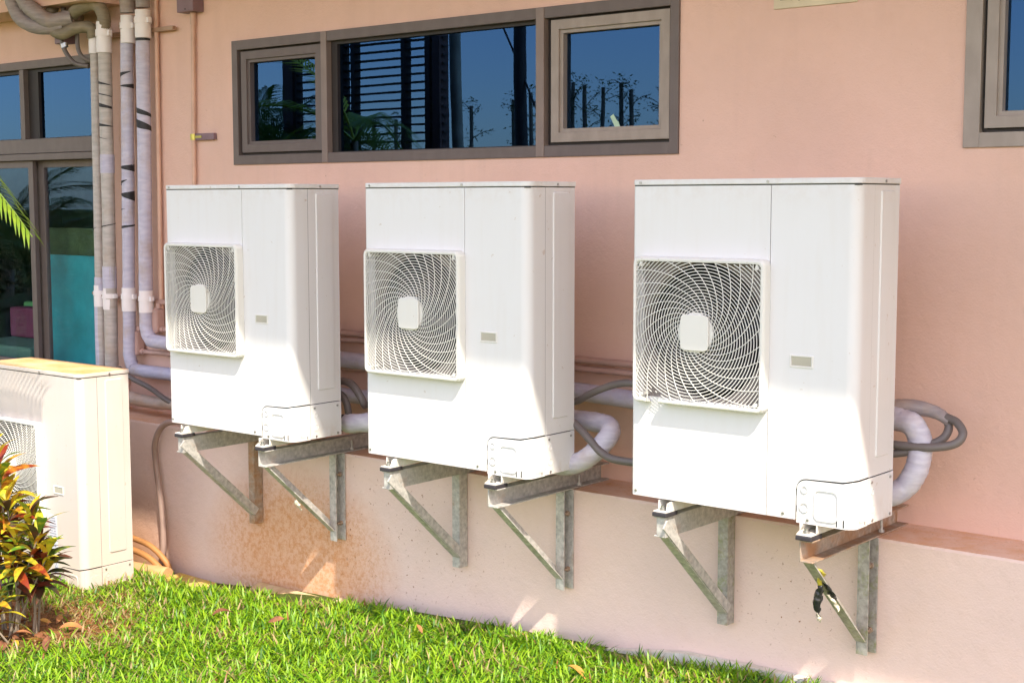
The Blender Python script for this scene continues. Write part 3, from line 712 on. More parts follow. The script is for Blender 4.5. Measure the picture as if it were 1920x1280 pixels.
for nm, pts, wd, mt, sdd in (('knot', ((.748, .045, -.165), (.768, .09, -.20), (.758, .10, -.225)), .012, 'yellowtape', 1),
                            ('tail', ((.764, .07, -.215), (.756, .10, -.26), (.750, .11, -.29)), .009, 'yellowtape', 2),
                            ('black_tail', ((.765, .085, -.245), (.750, .10, -.29), (.745, .10, -.335), (.752, .105, -.368)), .017, 'blackplastic', 3),
                            ('black_tail', ((.772, .10, -.235), (.785, .13, -.28), (.795, .14, -.315)), .014, 'blackplastic', 4),
                            ('pale_tail', ((.750, .095, -.355), (.756, .10, -.375), (.757, .10, -.385)), .008, 'palefilm', 5),
                            ('pale_tail', ((.778, .12, -.285), (.798, .14, -.32), (.806, .145, -.345)), .010, 'palefilm', 6)):
    ob = crumple(nm, pts, wd, M[mt], None, None, sdd); ob.parent = st_root
crumple('paper_scrap', ((-2.125, .19, -.335), (-2.118, .20, -.365), (-2.112, .215, -.392)), .014, M['palefilm'], 'pale film scrap tied round the brace under the left wall unit', 'scrap', 9)

# ------------------------------------------------------------------ pipes
def clamp_band(m, c, r, h=.03, side=True):
    m.tube([(c[0], c[1], c[2]-h/2), (c[0], c[1], c[2]+h/2)], r, 20, 1)
def pipe(name, label, cat, pts, r, mat, group=None, sub=8, wob=.02, seed=1, seg=18):
    m = MB(); m.tube(pts, r, seg, sub, True, wob, seed)
    return m.build(name, mat, None, label=label, cat=cat, group=group)
def tears(parent, cx, cy, r, items):
    """dark wedges where the tape has opened: (z, side, width deg, thick, slope); side L thick at the left outline, R thick at the right, B both"""
    for (z, side, wd, th, sl) in items:
        m = MB(); n = 14; vs = []
        a0, a1 = (-150, -150+wd) if side in 'LB' else (60-wd, 60)
        for i in range(n+1):
            t = i/n; a = R(a0+(a1-a0)*t); f = t if side == 'R' else 1-t
            e = th*(min(1, f*1.25)**.8 if side != 'B' else .8+.2*math.sin(5*t))*.5+.0004
            x, y = cx(z)+(r+.0016)*math.cos(a), cy+(r+.0016)*math.sin(a); zz = z+sl*t
            k = .25 if side != 'B' else 1
            vs += [(x, y, zz-e*(2-k)), (x, y, zz+e*k)]
        m.add(vs, [(2*i, 2*i+2, 2*i+3, 2*i+1) for i in range(n)], True); m.build('tape_gap', M['black'], parent)
GRP = 'tape wrapped refrigerant pipes'
rg = random.Random(3)
def vert(x_top, x_bot, zt, zb, n=12, y=.70): return [(x_top+(x_bot-x_top)*i/n+rg.uniform(-.0015, .0015), y, zt+(zb-zt)*i/n) for i in range(n+1)]
# P1 and P2 run down behind the standing unit; their tops bend to the left
p1 = pipe('insulated_pipe', 'narrow grey taped pipe, leftmost of the vertical pipes', 'pipe', vert(-4.40, -4.435, 2.04, -.9, y=.68), .030, M['greywrap'], GRP, 2)
p2 = pipe('insulated_pipe', 'thick grey taped pipe with slashed tape, second vertical pipe from the left', 'pipe', vert(-4.272, -4.30, 2.04, -.9, y=.66), .040, M['greywrap'], GRP, 2, seed=2)
# angles around the pipe: camera sees from -y and +x: roughly -115..+10 degrees
tears(p2, lambda z: -4.272-.028*(2.04-z)/2.94, .66, .040, [(1.838, 'L', 170, .016, -.03), (1.766, 'B', 170, .006, -.025), (1.70, 'B', 170, .022, -.025), (1.588, 'L', 180, .018, -.022), (1.51, 'L', 120, .005, -.02), (.965, 'B', 200, .006, .025)])
m = MB(); m.tube([(-4.277, .66, 1.40), (-4.279, .66, 1.29)], .0428, 20, 1, False); m.build('lavender_band', M['lav'], p2)
m = MB(); m.tube([(-4.287, .66, .73), (-4.288, .66, .60)], .0428, 20, 1, False); m.build('lavender_band', M['lav'], p2)
m = MB(); m.tube([(-4.418, .68, .66), (-4.419, .68, .58)], .0328, 20, 1, False); m.build('lavender_band', M['lav'], p1)
m = MB(); m.tube([(-4.427, .68, .50), (-4.433, .68, -.9)], .0330, 20, 1, False); m.build('lavender_band', M['lav'], p1)
tears(p1, lambda z: -4.40-.035*(2.04-z)/2.94, .68, .0305, [(.95, 'L', 90, .007, .015)])
XP3, XP4 = (-4.095, -4.150), (-3.94, -3.975)
p3 = pipe('insulated_pipe', 'lavender taped pipe with black gaps bending right below the others', 'pipe',
          vert(XP3[0], XP3[1], 2.06, .26, 10, .69)+[(-4.150, .69, .20), (-4.125, .69, .135), (-4.06, .69, .112), (-3.7, .69, .112), (-2.8, .68, .118), (-2.2, .67, .118), (-1.7, .66, .12)], .038, M['lav'], GRP, 4, seed=3)
tears(p3, lambda z: XP3[0]+(XP3[1]-XP3[0])*(2.06-z)/1.8, .69, .038, [(1.868, 'L', 150, .026, .015), (1.80, 'R', 180, .026, .008), (1.325, 'R', 200, .042, .012), (1.235, 'L', 110, .022, .015), (1.165, 'R', 190, .058, .012), (1.075, 'L', 90, .006, .002), (.965, 'B', 200, .014, .016)])
p4 = pipe('insulated_pipe', 'lavender taped pipe with two wide black gaps near the wall conduit', 'pipe',
          vert(XP4[0], XP4[1], 2.06, .44, 10, .69)+[(-3.975, .69, .37), (-3.945, .69, .315), (-3.88, .69, .295), (-3.5, .69, .298), (-2.6, .69, .305), (-1.6, .69, .285), (-.8, .69, .262), (-.2, .69, .24), (.5, .69, .24)], .041, M['lav'], GRP, 4, seed=4)
tears(p4, lambda z: XP4[0]+(XP4[1]-XP4[0])*(2.06-z)/1.62, .69, .041, [(2.056, 'B', 205, .016, .0), (1.66, 'B', 205, .030, -.045), (1.585, 'B', 205, .046, -.045)])
# top fat foam ends
pipe('insulated_pipe', 'fat mauve insulated pipe end above the third vertical pipe', 'pipe', [(-4.075, .69, 2.22), (-4.07, .68, 2.45), (-4.07, .68, 2.75)], .047, M['mauve'], GRP, 6, .03)
pipe('insulated_pipe', 'fat mauve insulated pipe end above the fourth vertical pipe', 'pipe', [(-3.93, .69, 2.24), (-3.93, .68, 2.45), (-3.93, .68, 2.75)], .042, M['mauve'], GRP, 6, .03)
pipe('foam_pipe', 'olive brown foam pipe arching over to the second vertical pipe', 'pipe', [(-4.268, .655, 2.12), (-4.262, .65, 2.22), (-4.31, .63, 2.285), (-4.42, .60, 2.27), (-4.52, .62, 2.24), (-4.60, .70, 2.235), (-4.75, .74, 2.3)], .040, M['olive'], GRP, 8, .03)
pipe('foam_pipe', 'olive brown foam pipe sagging into the leftmost vertical pipe', 'pipe', [(-4.395, .67, 2.10), (-4.40, .65, 2.155), (-4.47, .60, 2.155), (-4.56, .56, 2.125), (-4.65, .55, 2.165), (-4.68, .56, 2.24), (-4.70, .6, 2.32), (-4.72, .62, 2.6)], .036, M['olive'], GRP, 8, .04)
pipe('foam_pipe', 'grey mauve foam pipe hooking under the ceiling beam at far left', 'pipe', [(-4.93, .44, 2.75), (-4.93, .44, 2.5), (-4.90, .45, 2.33), (-4.82, .46, 2.22), (-4.70, .50, 2.17), (-4.55, .58, 2.17)], .045, M['mauve'], GRP, 8, .04)
pipe('foam_pipe', 'second grey mauve foam pipe curving down beside the far left one', 'pipe', [(-4.76, .46, 2.75), (-4.77, .45, 2.5), (-4.78, .45, 2.34), (-4.70, .47, 2.26), (-4.61, .52, 2.20), (-4.50, .60, 2.22)], .047, M['mauve'], GRP, 8, .05)
pipe('cable', 'black cable looping below the foam pipes in front of the left window', 'cable', [(-4.62, .62, 2.30), (-4.62, .60, 2.12), (-4.60, .60, 2.04), (-4.53, .62, 1.955), (-4.44, .66, 1.93)], .014, M['cable'], None, 8, 0)
pipe('cable', 'second black cable hanging behind the leftmost vertical pipe', 'cable', [(-4.52, .64, 2.14), (-4.50, .63, 2.04), (-4.46, .64, 1.98), (-4.42, .70, 1.95)], .013, M['cable'], None, 8, 0)
m = MB(); m.cyl((-4.605, .60, 2.07), (-4.600, .60, 2.045), .018, 10); m.cyl((-4.585, .60, 2.075), (-4.58, .60, 2.05), .015, 10); m.build('cable_gland', M['steel'], None, label='shiny cable gland on the black cable below the foam pipes', cat='cable gland')
m = MB(); m.box((-4.70, .60, 2.075), (-4.60, .68, 2.13)); m.build('junction_box', M['box_purple'], None, bevel=.004, label='small mauve junction box half hidden under the foam pipes', cat='junction box')
# white collars with clamps (upper and lower rows)
def collar(x, y, z, r, L, label, row, mat='whitepipe'):
    c = thing('pipe_collar', label, 'pipe collar', (x, y, z), 'white pipe collars')
    m = MB(); m.tube([(0, 0, -L/2), (0, 0, -L*.02)], r*1.02, 22, 1); m.tube([(0, 0, -L*.02), (0, 0, L/2)], r*.97, 22, 1); m.build('sleeve', M[mat], c, bevel=.0015)
    m = MB(); m.tube([(0, 0, L*.02), (0, 0, L*.24)], r*1.10, 22, 1); m.box((-r*1.45, -.012, L*.03), (-r*.9, .012, L*.22)); m.box((r*.9, -.012, L*.03), (r*1.45, .012, L*.22)); m.build('clamp', M[mat], c, bevel=.001)
    for sx_ in (-1,):
        m = MB(); m.cyl((sx_*r*1.22, -.012, L*.13), (sx_*r*1.22, -.022, L*.13), .007, 6); m.build('bolt', M['clampsteel'], c)
    return c
for (x, y, z, r, L, who) in ((-4.40, .68, 2.085, .036, .16, 'leftmost grey pipe'), (-4.270, .655, 2.09, .045, .18, 'thick grey pipe'), (-4.080, .69, 2.125, .043, .16, 'third vertical pipe'), (-3.935, .69, 2.145, .046, .16, 'fourth vertical pipe')):
    collar(x, y, z, r, L, 'dull white collar at the top of the '+who, 'top')
for (x, y, z, r, L, who) in ((-4.422, .68, .545, .036, .13, 'leftmost grey pipe'), (-4.290, .66, .535, .042, .13, 'thick grey pipe'), (-4.142, .69, .535, .043, .14, 'third vertical pipe'), (-3.972, .69, .53, .043, .13, 'fourth vertical pipe')):
    collar(x, y, z, r, L, 'white collar and clamp low on the '+who, 'low')
# support rails behind the collars
m = MB(); m.box((-4.47, .735, 2.10), (-3.72, .76, 2.125)); m.build('clamp_rail', M['clampsteel'], None, bevel=.002, label='stained steel rail holding the upper row of pipe collars', cat='rail')
m = MB(); m.box((-4.52, .735, .515), (-3.80, .76, .54)); m.build('clamp_rail', M['conduit_low'], None, bevel=.002, label='pink painted steel rail holding the lower row of pipe collars', cat='rail')
# painted conduits
GC = 'peach painted conduits'
def conduit(label, pts, r=.0145, mat='conduit', sub=1): return pipe('conduit', label, 'conduit', pts, r, M[mat], GC, sub, 0, 1, 12)
conduit('thin peach conduit beside the fourth vertical pipe, full height', [(-3.89, .755, 2.75), (-3.915, .755, .45)])
conduit('peach conduit between the two lavender pipes', [(-4.105, .76, 2.2), (-4.115, .76, .30)], .013)
conduit('peach conduit just left of the third vertical pipe', [(-4.235, .76, 2.12), (-4.27, .76, .0)], .012)
c0 = conduit('peach conduit dropping from the mauve junction box behind the left wall unit', [(-3.560, .758, 2.19), (-3.592, .758, .9)], .0135)
m = MB(); m.cyl((-3.560, .758, 2.19), (-3.561, .758, 2.12), .0175, 14); m.build('coupling', M['conduit'], c0)
m = MB(); m.box((-3.632, .70, 2.185), (-3.487, .779, 2.42)); jb = m.build('junction_box', M['box_purple'], None, bevel=.004, label='mauve junction box at the top edge over the thin wall conduit', cat='junction box')
m = MB(); m.cyl((-3.555, .70, 2.20), (-3.555, .697, 2.20), .004, 8); m.build('screw', M['gap'], jb)
# bracket clamp on that conduit
cl = thing('conduit_clamp', 'brown steel strip with yellow clamp on the thin wall conduit', 'clamp', (-3.60, .76, 1.487))
m = MB(); m.box((.01, -.006, -.019), (.205, .016, .019)); m.build('strip', M['box_purple'], cl, bevel=.002)
m = MB(); m.box((.03, -.010, -.006), (.10, -.007, .006)); m.build('slot', M['brass'], cl)
m = MB(); m.tube([(.022, -.003, -.017), (.022, -.003, .017)], .0195, 14, 1); m.build('clamp_ring', M['brass'], cl)
# inspection elbows with horizontal stubs
def elbow(x, z, label):
    e = thing('inspection_elbow', label, 'conduit fitting', (x, .735, z), 'pink conduit inspection elbows')
    m = MB(); m.prism(rrect(-.026, -.075, .026, .075, .024, 5), -.028, .02, 'y'); m.build('body', M['conduit_low'], e, bevel=.003)
    m = MB(); m.prism(rrect(-.023, -.071, .023, .071, .022, 5), -.032, -.0285, 'y'); m.build('cover', M['conduit_low'], e, bevel=.001)
    m = MB(); m.cyl((0, -.032, .058), (0, -.034, .058), .004, 8); m.cyl((0, -.032, -.058), (0, -.034, -.058), .004, 8); m.build('screw', M['steel'], e)
    m = MB(); m.cyl((.026, 0, -.05), (.05, 0, -.05), .018, 14); m.cyl((0, 0, .075), (0, 0, .105), .018, 14); m.build('coupling', M['conduit_low'], e)
elbow(-3.915, .415, 'upper pink inspection elbow beside the left wall unit'); elbow(-4.115, .270, 'lower pink inspection elbow between the two pipe bends')
conduit('upper pink conduit running horizontally behind the wall units', [(-3.87, .735, .365), (-2.9, .735, .375), (-2.2, .735, .400), (-1.0, .735, .360), (.5, .735, .36)], .0135, 'conduit_low', 3)
conduit('topmost pink conduit running horizontally behind the wall units', [(-3.3, .74, .44), (-2.2, .74, .432), (-1.0, .74, .400), (.5, .74, .40)], .016, 'conduit_low', 3)
conduit('lower pink conduit running horizontally behind the wall units', [(-4.08, .735, .220), (-3.0, .735, .235), (-2.2, .735, .25), (-1.6, .735, .25)], .0135, 'conduit_low', 3)
# tan pipe, hoses and loops
pipe('insulated_pipe', 'dusty tan pipe between the standing unit and the left wall unit', 'pipe', [(-4.35, .62, .0), (-4.05, .62, -.045), (-3.8, .62, -.055), (-3.66, .60, -.04), (-3.4, .5, -.02), (-3.2, .45, .05)], .038, M['tan'], GRP, 8, .02)
pipe('cable', 'dark cable sloping down to the left wall unit above the tan pipe', 'cable', [(-4.1, .58, .13), (-3.95, .56, .085), (-3.77, .55, .045), (-3.60, .54, -.01), (-3.4, .5, -.03)], .015, M['cable'], None, 8, 0)
pipe('hose', 'grey hose looping down from the left wall unit to the ground', 'hose', [(-3.25, .42, -.09), (-3.41, .42, -.105), (-3.50, .42, -.15), (-3.555, .42, -.24), (-3.566, .43, -.35), (-3.548, .43, -.46), (-3.525, .43, -.60), (-3.514, .43, -.756), (-3.53, .43, -.90), (-3.60, .43, -1.03)], .0175, simple('pinkish_grey_hose', (.34, .23, .19), .5), None, 8, 0)
pipe('hose', 'upper orange-dusted hose arching out from behind the standing unit', 'hose', [(-3.95, .40, -.80), (-3.76, .40, -.815), (-3.60, .40, -.835), (-3.49, .41, -.895), (-3.455, .42, -.955), (-3.50, .42, -1.01)], .0165, M['cable_orange'], None, 8, 0)
pipe('hose', 'lower orange-dusted hose arching out from behind the standing unit', 'hose', [(-3.95, .38, -.87), (-3.76, .38, -.875), (-3.60, .38, -.895), (-3.50, .39, -.945), (-3.47, .40, -.985), (-3.52, .40, -1.03)], .0175, M['cable_orange'], None, 8, 0)
pipe('drain_pipe', 'fat orange-dusted pipe end lying at the foot of the wall', 'pipe', [(-3.95, .35, -.985), (-3.6, .35, -.98), (-3.45, .35, -.968), (-3.39, .36, -.97)], .050, M['rustwrap'], None, 6, .015)
# between first and second unit
pipe('hose', 'upper brown hose hooking out behind the left wall unit', 'hose', [(-2.25, .47, .22), (-2.08, .46, .228), (-2.0, .46, .215), (-1.945, .46, .165), (-1.93, .47, .13), (-1.95, .5, .11)], .019, M['cable'], None, 8, 0)
pipe('hose', 'lower brown hose curling round the pipe behind the left wall unit', 'hose', [(-2.2, .42, .17), (-2.08, .42, .175), (-2.02, .42, .155), (-1.99, .42, .10), (-2.01, .44, .03), (-2.06, .46, .0)], .018, M['cable'], None, 8, 0)
bp = pipe('insulated_pipe', 'black foam pipe with white wrapped end between the left and middle units', 'pipe', [(-2.3, .42, .02), (-2.06, .42, .025), (-1.99, .42, .028)], .042, M['black'], GRP, 4, 0)
m = MB(); m.tube([(-2.0, .42, .028), (-1.95, .42, .03), (-1.85, .42, .045), (-1.7, .42, .06), (-1.5, .42, .07)], .047, 18, 5, True, .05, 3); m.build('white_wrap', M['whitewrap'], bp)
# between second and third unit
pipe('hose', 'grey hose rising to the right between the middle and right units', 'hose', [(-.75, .42, .235), (-.58, .41, .262), (-.50, .40, .30), (-.42, .40, .335), (-.34, .40, .36), (-.25, .40, .366), (-.05, .42, .35)], .0155, M['cable'], None, 8, 0)
pipe('hose', 'grey hose falling to the right between the middle and right units', 'hose', [(-.8, .33, .17), (-.56, .33, .19), (-.49, .32, .168), (-.42, .31, .12), (-.36, .31, .075), (-.28, .31, .055), (-.1, .35, .05)], .0165, M['cable'], None, 8, 0)
pipe('insulated_pipe', 'lavender wrapped elbow curling back behind the middle unit', 'pipe', [(-.95, .50, .155), (-.70, .50, .165), (-.52, .48, .17), (-.43, .45, .165), (-.385, .40, .145), (-.39, .36, .11), (-.43, .33, .06), (-.48, .32, .025), (-.56, .32, .0), (-.7, .31, .0)], .043, M['whitewrap'], GRP, 8, .025)
# beside third unit
pipe('insulated_pipe', 'fat lavender wrapped pipe bending down beside the right unit', 'pipe', [(.6, .47, .325), (.80, .47, .325), (.88, .46, .318), (.935, .45, .305), (.965, .45, .25), (.968, .44, .19), (.955, .43, .13), (.92, .42, .075), (.87, .40, .045), (.78, .38, .04)], .043, M['whitewrap'], GRP, 8, .025)
pipe('insulated_pipe', 'tapered grey sleeve spreading from the fat pipe beside the right unit', 'pipe', [(.84, .50, .352), (.92, .50, .362), (1.0, .50, .352), (1.06, .49, .325)], lambda t: .036-.018*t, M['mauve'], GRP, 8, .03)
pipe('hose', 'outer grey hose looping out beside the right unit', 'hose', [(1.045, .49, .34), (1.09, .48, .325), (1.12, .46, .29), (1.10, .44, .255), (1.03, .42, .237), (.94, .41, .233), (.8, .40, .235)], .0155, M['cable'], 'grey hoses beside the right unit', 8, 0)
pipe('hose', 'inner grey hose looping under the outer one beside the right unit', 'hose', [(1.04, .50, .335), (1.055, .49, .30), (1.04, .47, .262), (.99, .45, .235), (.93, .43, .21), (.85, .41, .195), (.75, .40, .19)], .0155, M['cable'], 'grey hoses beside the right unit', 8, 0)

# ------------------------------------------------------------------ sign plate at the top edge
sg = thing('sign_plate', 'cream sign plate with brown marks cut off by the top edge of the picture', 'sign', (.152, .772, 1.895))
m = MB(); m.box((0, 0, 0), (.367, .0075, .24)); m.build('plate', simple('cream_sign', (.66, .55, .38), .6), sg, bevel=.001)
m = MB(); M['brownprint'] = simple('brown_print', (.18, .10, .05), .7)
m.box((.03, -.0012, .033), (.075, 0, .045)); m.box((.078, -.0012, .030), (.084, 0, .07))
for xx, sl in ((.115, .01), (.135, -.01), (.150, .012), (.190, .015)): m.bar((xx, -.0006, .026), (xx+sl, -.0006, .08), (.004, 0, 0), (0, .0006, 0))
m.build('marks', M['brownprint'], sg)

# ------------------------------------------------------------------ ground edge pieces
m = MB(); fx = [-.7, -.35, -.05, .3, 1.0, XR]; fz = [-.86, -.80, -.752, -.742, -.738, -.735]; nf = 6
m.add([(x, y, z) for y in (.447, .4885) for x, z in zip(fx, fz)]+[(x, .440, -1.2) for x in fx], [(i, i+1, nf+i+1, nf+i) for i in range(5)]+[(2*nf+i, 2*nf+i+1, i+1, i) for i in range(5)])
m.build('footing', M['concrete'], house)
rs = random.Random(5)
def stone(label, x0, x1, y0, y1, z0, z1, mat, seed, tilt=0.):
    r_ = random.Random(seed); m = MB(); j = lambda s=.015: r_.uniform(-s, s)
    top_ = [(x0+j(), y0+j(), z1+j(.006)-tilt), (x1+j(), y0+j(), z1+j(.006)-tilt), (x1+j(), y1+j(), z1+j(.006)), (x0+j(), y1+j(), z1+j(.006))]
    bt = [(x0-.01, y0-.01, z0), (x1+.01, y0-.01, z0), (x1+.01, y1, z0), (x0-.01, y1, z0)]
    m.add(bt+top_, [(0, 3, 2, 1), (4, 5, 6, 7), (0, 1, 5, 4), (1, 2, 6, 5), (2, 3, 7, 6), (3, 0, 4, 7)])
    return m.build('stone_block', mat, None, bevel=.012, label=label, cat='stone')
stone('yellow stained stone block lying against the wall below the left bracket', -3.40, -3.08, .24, .45, -1.1, -.965, M['yellow_stone'], 1, .03)
stone('flat sandy slab half buried in grass below the rust stain', -2.75, -2.2, .38, .478, -1.05, -.905, M['sandy'], 2, .02)
stone('pale concrete lump in the grass at the wall foot', -2.12, -1.8, .40, .478, -1.0, -.885, M['sandy'], 3, .02)
stone('low concrete pad under the standing unit', -4.3, -3.2, -.28, .2, -1.15, -.981, M['concrete'], 4, 0)

# ------------------------------------------------------------------ foliage helpers
def leafmat(name, stops, rough=.45, trans=.25):
    t = NT(name); oi = t.new('ShaderNodeObjectInfo'); n = t.noise(28, 4, .6)
    f = t.math('ADD', t.math('MULTIPLY', n, .55), t.math('MULTIPLY', oi.outputs['Random'], .5))
    c = t.ramp(f, stops); t.col(c); out = t.n['Material Output']
    tl = t.new('ShaderNodeBsdfTranslucent'); t.ln(c, tl.inputs[0]); mx = t.new('ShaderNodeMixShader'); mx.inputs[0].default_value = trans
    t.fin(rough, 0, .4); t.ln(t.b.outputs[0], mx.inputs[1]); t.ln(tl.outputs[0], mx.inputs[2]); t.ln(mx.outputs[0], out.inputs[0]); return t.m
M['croton'] = leafmat('croton_variegated', [(.22, (.03, .08, .01)), (.34, (.14, .18, .02)), (.44, (.50, .40, .02)), (.56, (.48, .20, .02)), (.68, (.22, .03, .01))])
M['croton_dark'] = leafmat('croton_dark', [(.3, (.02, .05, .012)), (.5, (.07, .04, .02)), (.7, (.16, .03, .015))])
M['croton_yellow'] = leafmat('croton_yellow', [(.3, (.10, .22, .02)), (.5, (.60, .52, .03)), (.7, (.65, .45, .03))])
M['stem'] = simple('grey_stem', (.22, .17, .12), .7, bump=.4)
def leaf_mesh(name, L, wd, droop, mat, fold=.25, n=8):
    m = MB(); vs = []
    for i in range(n+1):
        t = i/n; ww = wd*.5*(math.sin(math.pi*min(1, t*.97+.015)**1.05)**.8)*(1 if t < .75 else 1-(t-.75)*1.3)+.0008
        x = L*(t-.18*droop*t*t); z = L*(.32*t-(.32+droop)*t*t)
        vs += [(x, -ww, z+ww*fold), (x, 0, z), (x, ww, z+ww*fold)]
    m.add(vs, [(3*i+k, 3*i+k+1, 3*i+4+k, 3*i+3+k) for i in range(n) for k in range(2)], True)
    me = m.mesh(name); me.materials.append(mat); return me
croton_meshes = [leaf_mesh('leaf', L*1.28, wd*1.12, dr, M[k]) for L, wd, dr, k in ((.13, .034, .25, 'croton'), (.15, .038, .45, 'croton'), (.11, .032, .1, 'croton'), (.13, .036, .3, 'croton_dark'), (.12, .034, .5, 'croton_dark'), (.12, .034, .2, 'croton_yellow'), (.14, .036, .35, 'croton_yellow'))]
def orient(o, loc, direction, roll, scale=1.):
    d = Vector(direction).normalized(); q = d.to_track_quat('X', 'Z'); o.rotation_mode = 'QUATERNION'
    from mathutils import Quaternion
    o.rotation_quaternion = q @ Quaternion((1, 0, 0), roll); o.location = loc; o.scale = (scale,)*3
def croton(label, base, stems, seed, nl=(20, 28)):
    rr = random.Random(seed); root = thing('croton_shrub', label, 'shrub', base, 'croton shrubs by the standing unit')
    for (tip, dark) in stems:
        tip = Vector(tip); b0 = Vector((tip.x*.45+rr.uniform(-.09, .09), tip.y*.3+rr.uniform(-.08, .08), -.02))
        mid = (b0+tip)/2+Vector((rr.uniform(-.03, .03), 0, rr.uniform(-.02, .02)))
        m = MB(); m.tube([b0, mid, tip], lambda t: .0065-.003*t, 8, 5, True, .05, seed); m.build('stem', M['stem'], root)
        P = smooth_path([b0, mid, tip], 12); k = rr.randint(*nl)
        for i in range(k):
            t = 1-.36*(i/k)**1.2; p = P[min(len(P)-1, int(t*(len(P)-1)))]
            az = i*2.4+rr.uniform(-.4, .4); el = rr.uniform(-.25, .35)+.15+.95*(1-i/k)**1.3
            me = rr.choice(croton_meshes[3:5] if rr.random() < dark else croton_meshes[:3]+croton_meshes[5:])
            o = link('leaf', me, root); orient(o, p, (math.cos(az)*math.cos(el), math.sin(az)*math.cos(el), math.sin(el)), rr.uniform(-.5, .5), rr.uniform(.7, 1.12))
    return root
croton('croton shrub with yellow, red and dark leaves in front of the standing unit', (-2.95, -.86, -.93),
       [((-.06, -.02, .84), .0), ((-.14, .05, .72), .15), ((.02, -.03, .66), .1), ((.14, .02, .60), .12), ((.24, .0, .53), .1), ((.24, .04, .42), .3), ((.10, -.04, .50), .15), ((-.12, -.04, .56), .25), ((.06, .10, .42), .8), ((.17, .08, .34), .9), ((-.05, .05, .38), .7), ((-.22, -.02, .82), .1), ((-.20, .06, .50), .3), ((-.02, .0, .50), .2), ((.10, -.05, .40), .5), ((-.28, .0, .66), .1)], 11)
croton('low yellow-green croton seedling at the lower left edge', (-2.84, -1.02, -.93), [((-.06, -.02, .16), 0), ((.03, 0, .22), 0), ((-.12, .0, .30), .2)], 23, (8, 11))
# dry fallen leaves
M['dry'] = leafmat('dry_leaf', [(.3, (.16, .06, .03)), (.5, (.34, .14, .06)), (.7, (.50, .25, .05))], .7, .1)
dry = [leaf_mesh('fallen_leaf', .11, .035, .3, M['dry'], .5), leaf_mesh('fallen_leaf', .08, .032, -.3, M['dry'], .6)]
M['dry_y'] = leafmat('yellow_dry_leaf', [(.3, (.55, .35, .03)), (.7, (.70, .45, .03))], .6, .2)
dry_y = leaf_mesh('fallen_leaf', .12, .035, .3, M['dry_y'], .3)
rr = random.Random(31)
spots = [(-2.75, -1.0, 'curled yellow fallen leaf lying in front of the croton stems'), (-2.66, -.9, 'yellow fallen leaf at the right side of the croton bed'),
         (-2.3, -.2, 'reddish dry leaf on the lawn beside the standing unit'), (-1.95, -.15, 'brown dry leaf on the lawn below the left wall unit'), (-.35, .05, 'brown curled leaf on the lawn below the right wall unit'), (-1.2, .1, 'small brown leaf on the lawn below the middle wall unit')]
spots += [(rr.gauss(-2.92, .16), rr.gauss(-.9, .12), None) for _ in range(26)]
for i, (x, y, lab) in enumerate(spots):
    me = dry_y if i < 2 else dry[i % 2]; lawn_leaf = 1 < i < 6
    o = link('fallen_leaf', me, None, label=lab or 'dry brown fallen leaf in the litter under the croton', cat='leaf', group='fallen leaves' if lab is None else None); a = rr.uniform(0, 6.28)
    orient(o, (x, y, float(gz(x, y))+(.045 if lawn_leaf else .022)), (math.cos(a), math.sin(a), rr.uniform(-.1, .3)), rr.uniform(-.8, .8), rr.uniform(.6, 1.15))

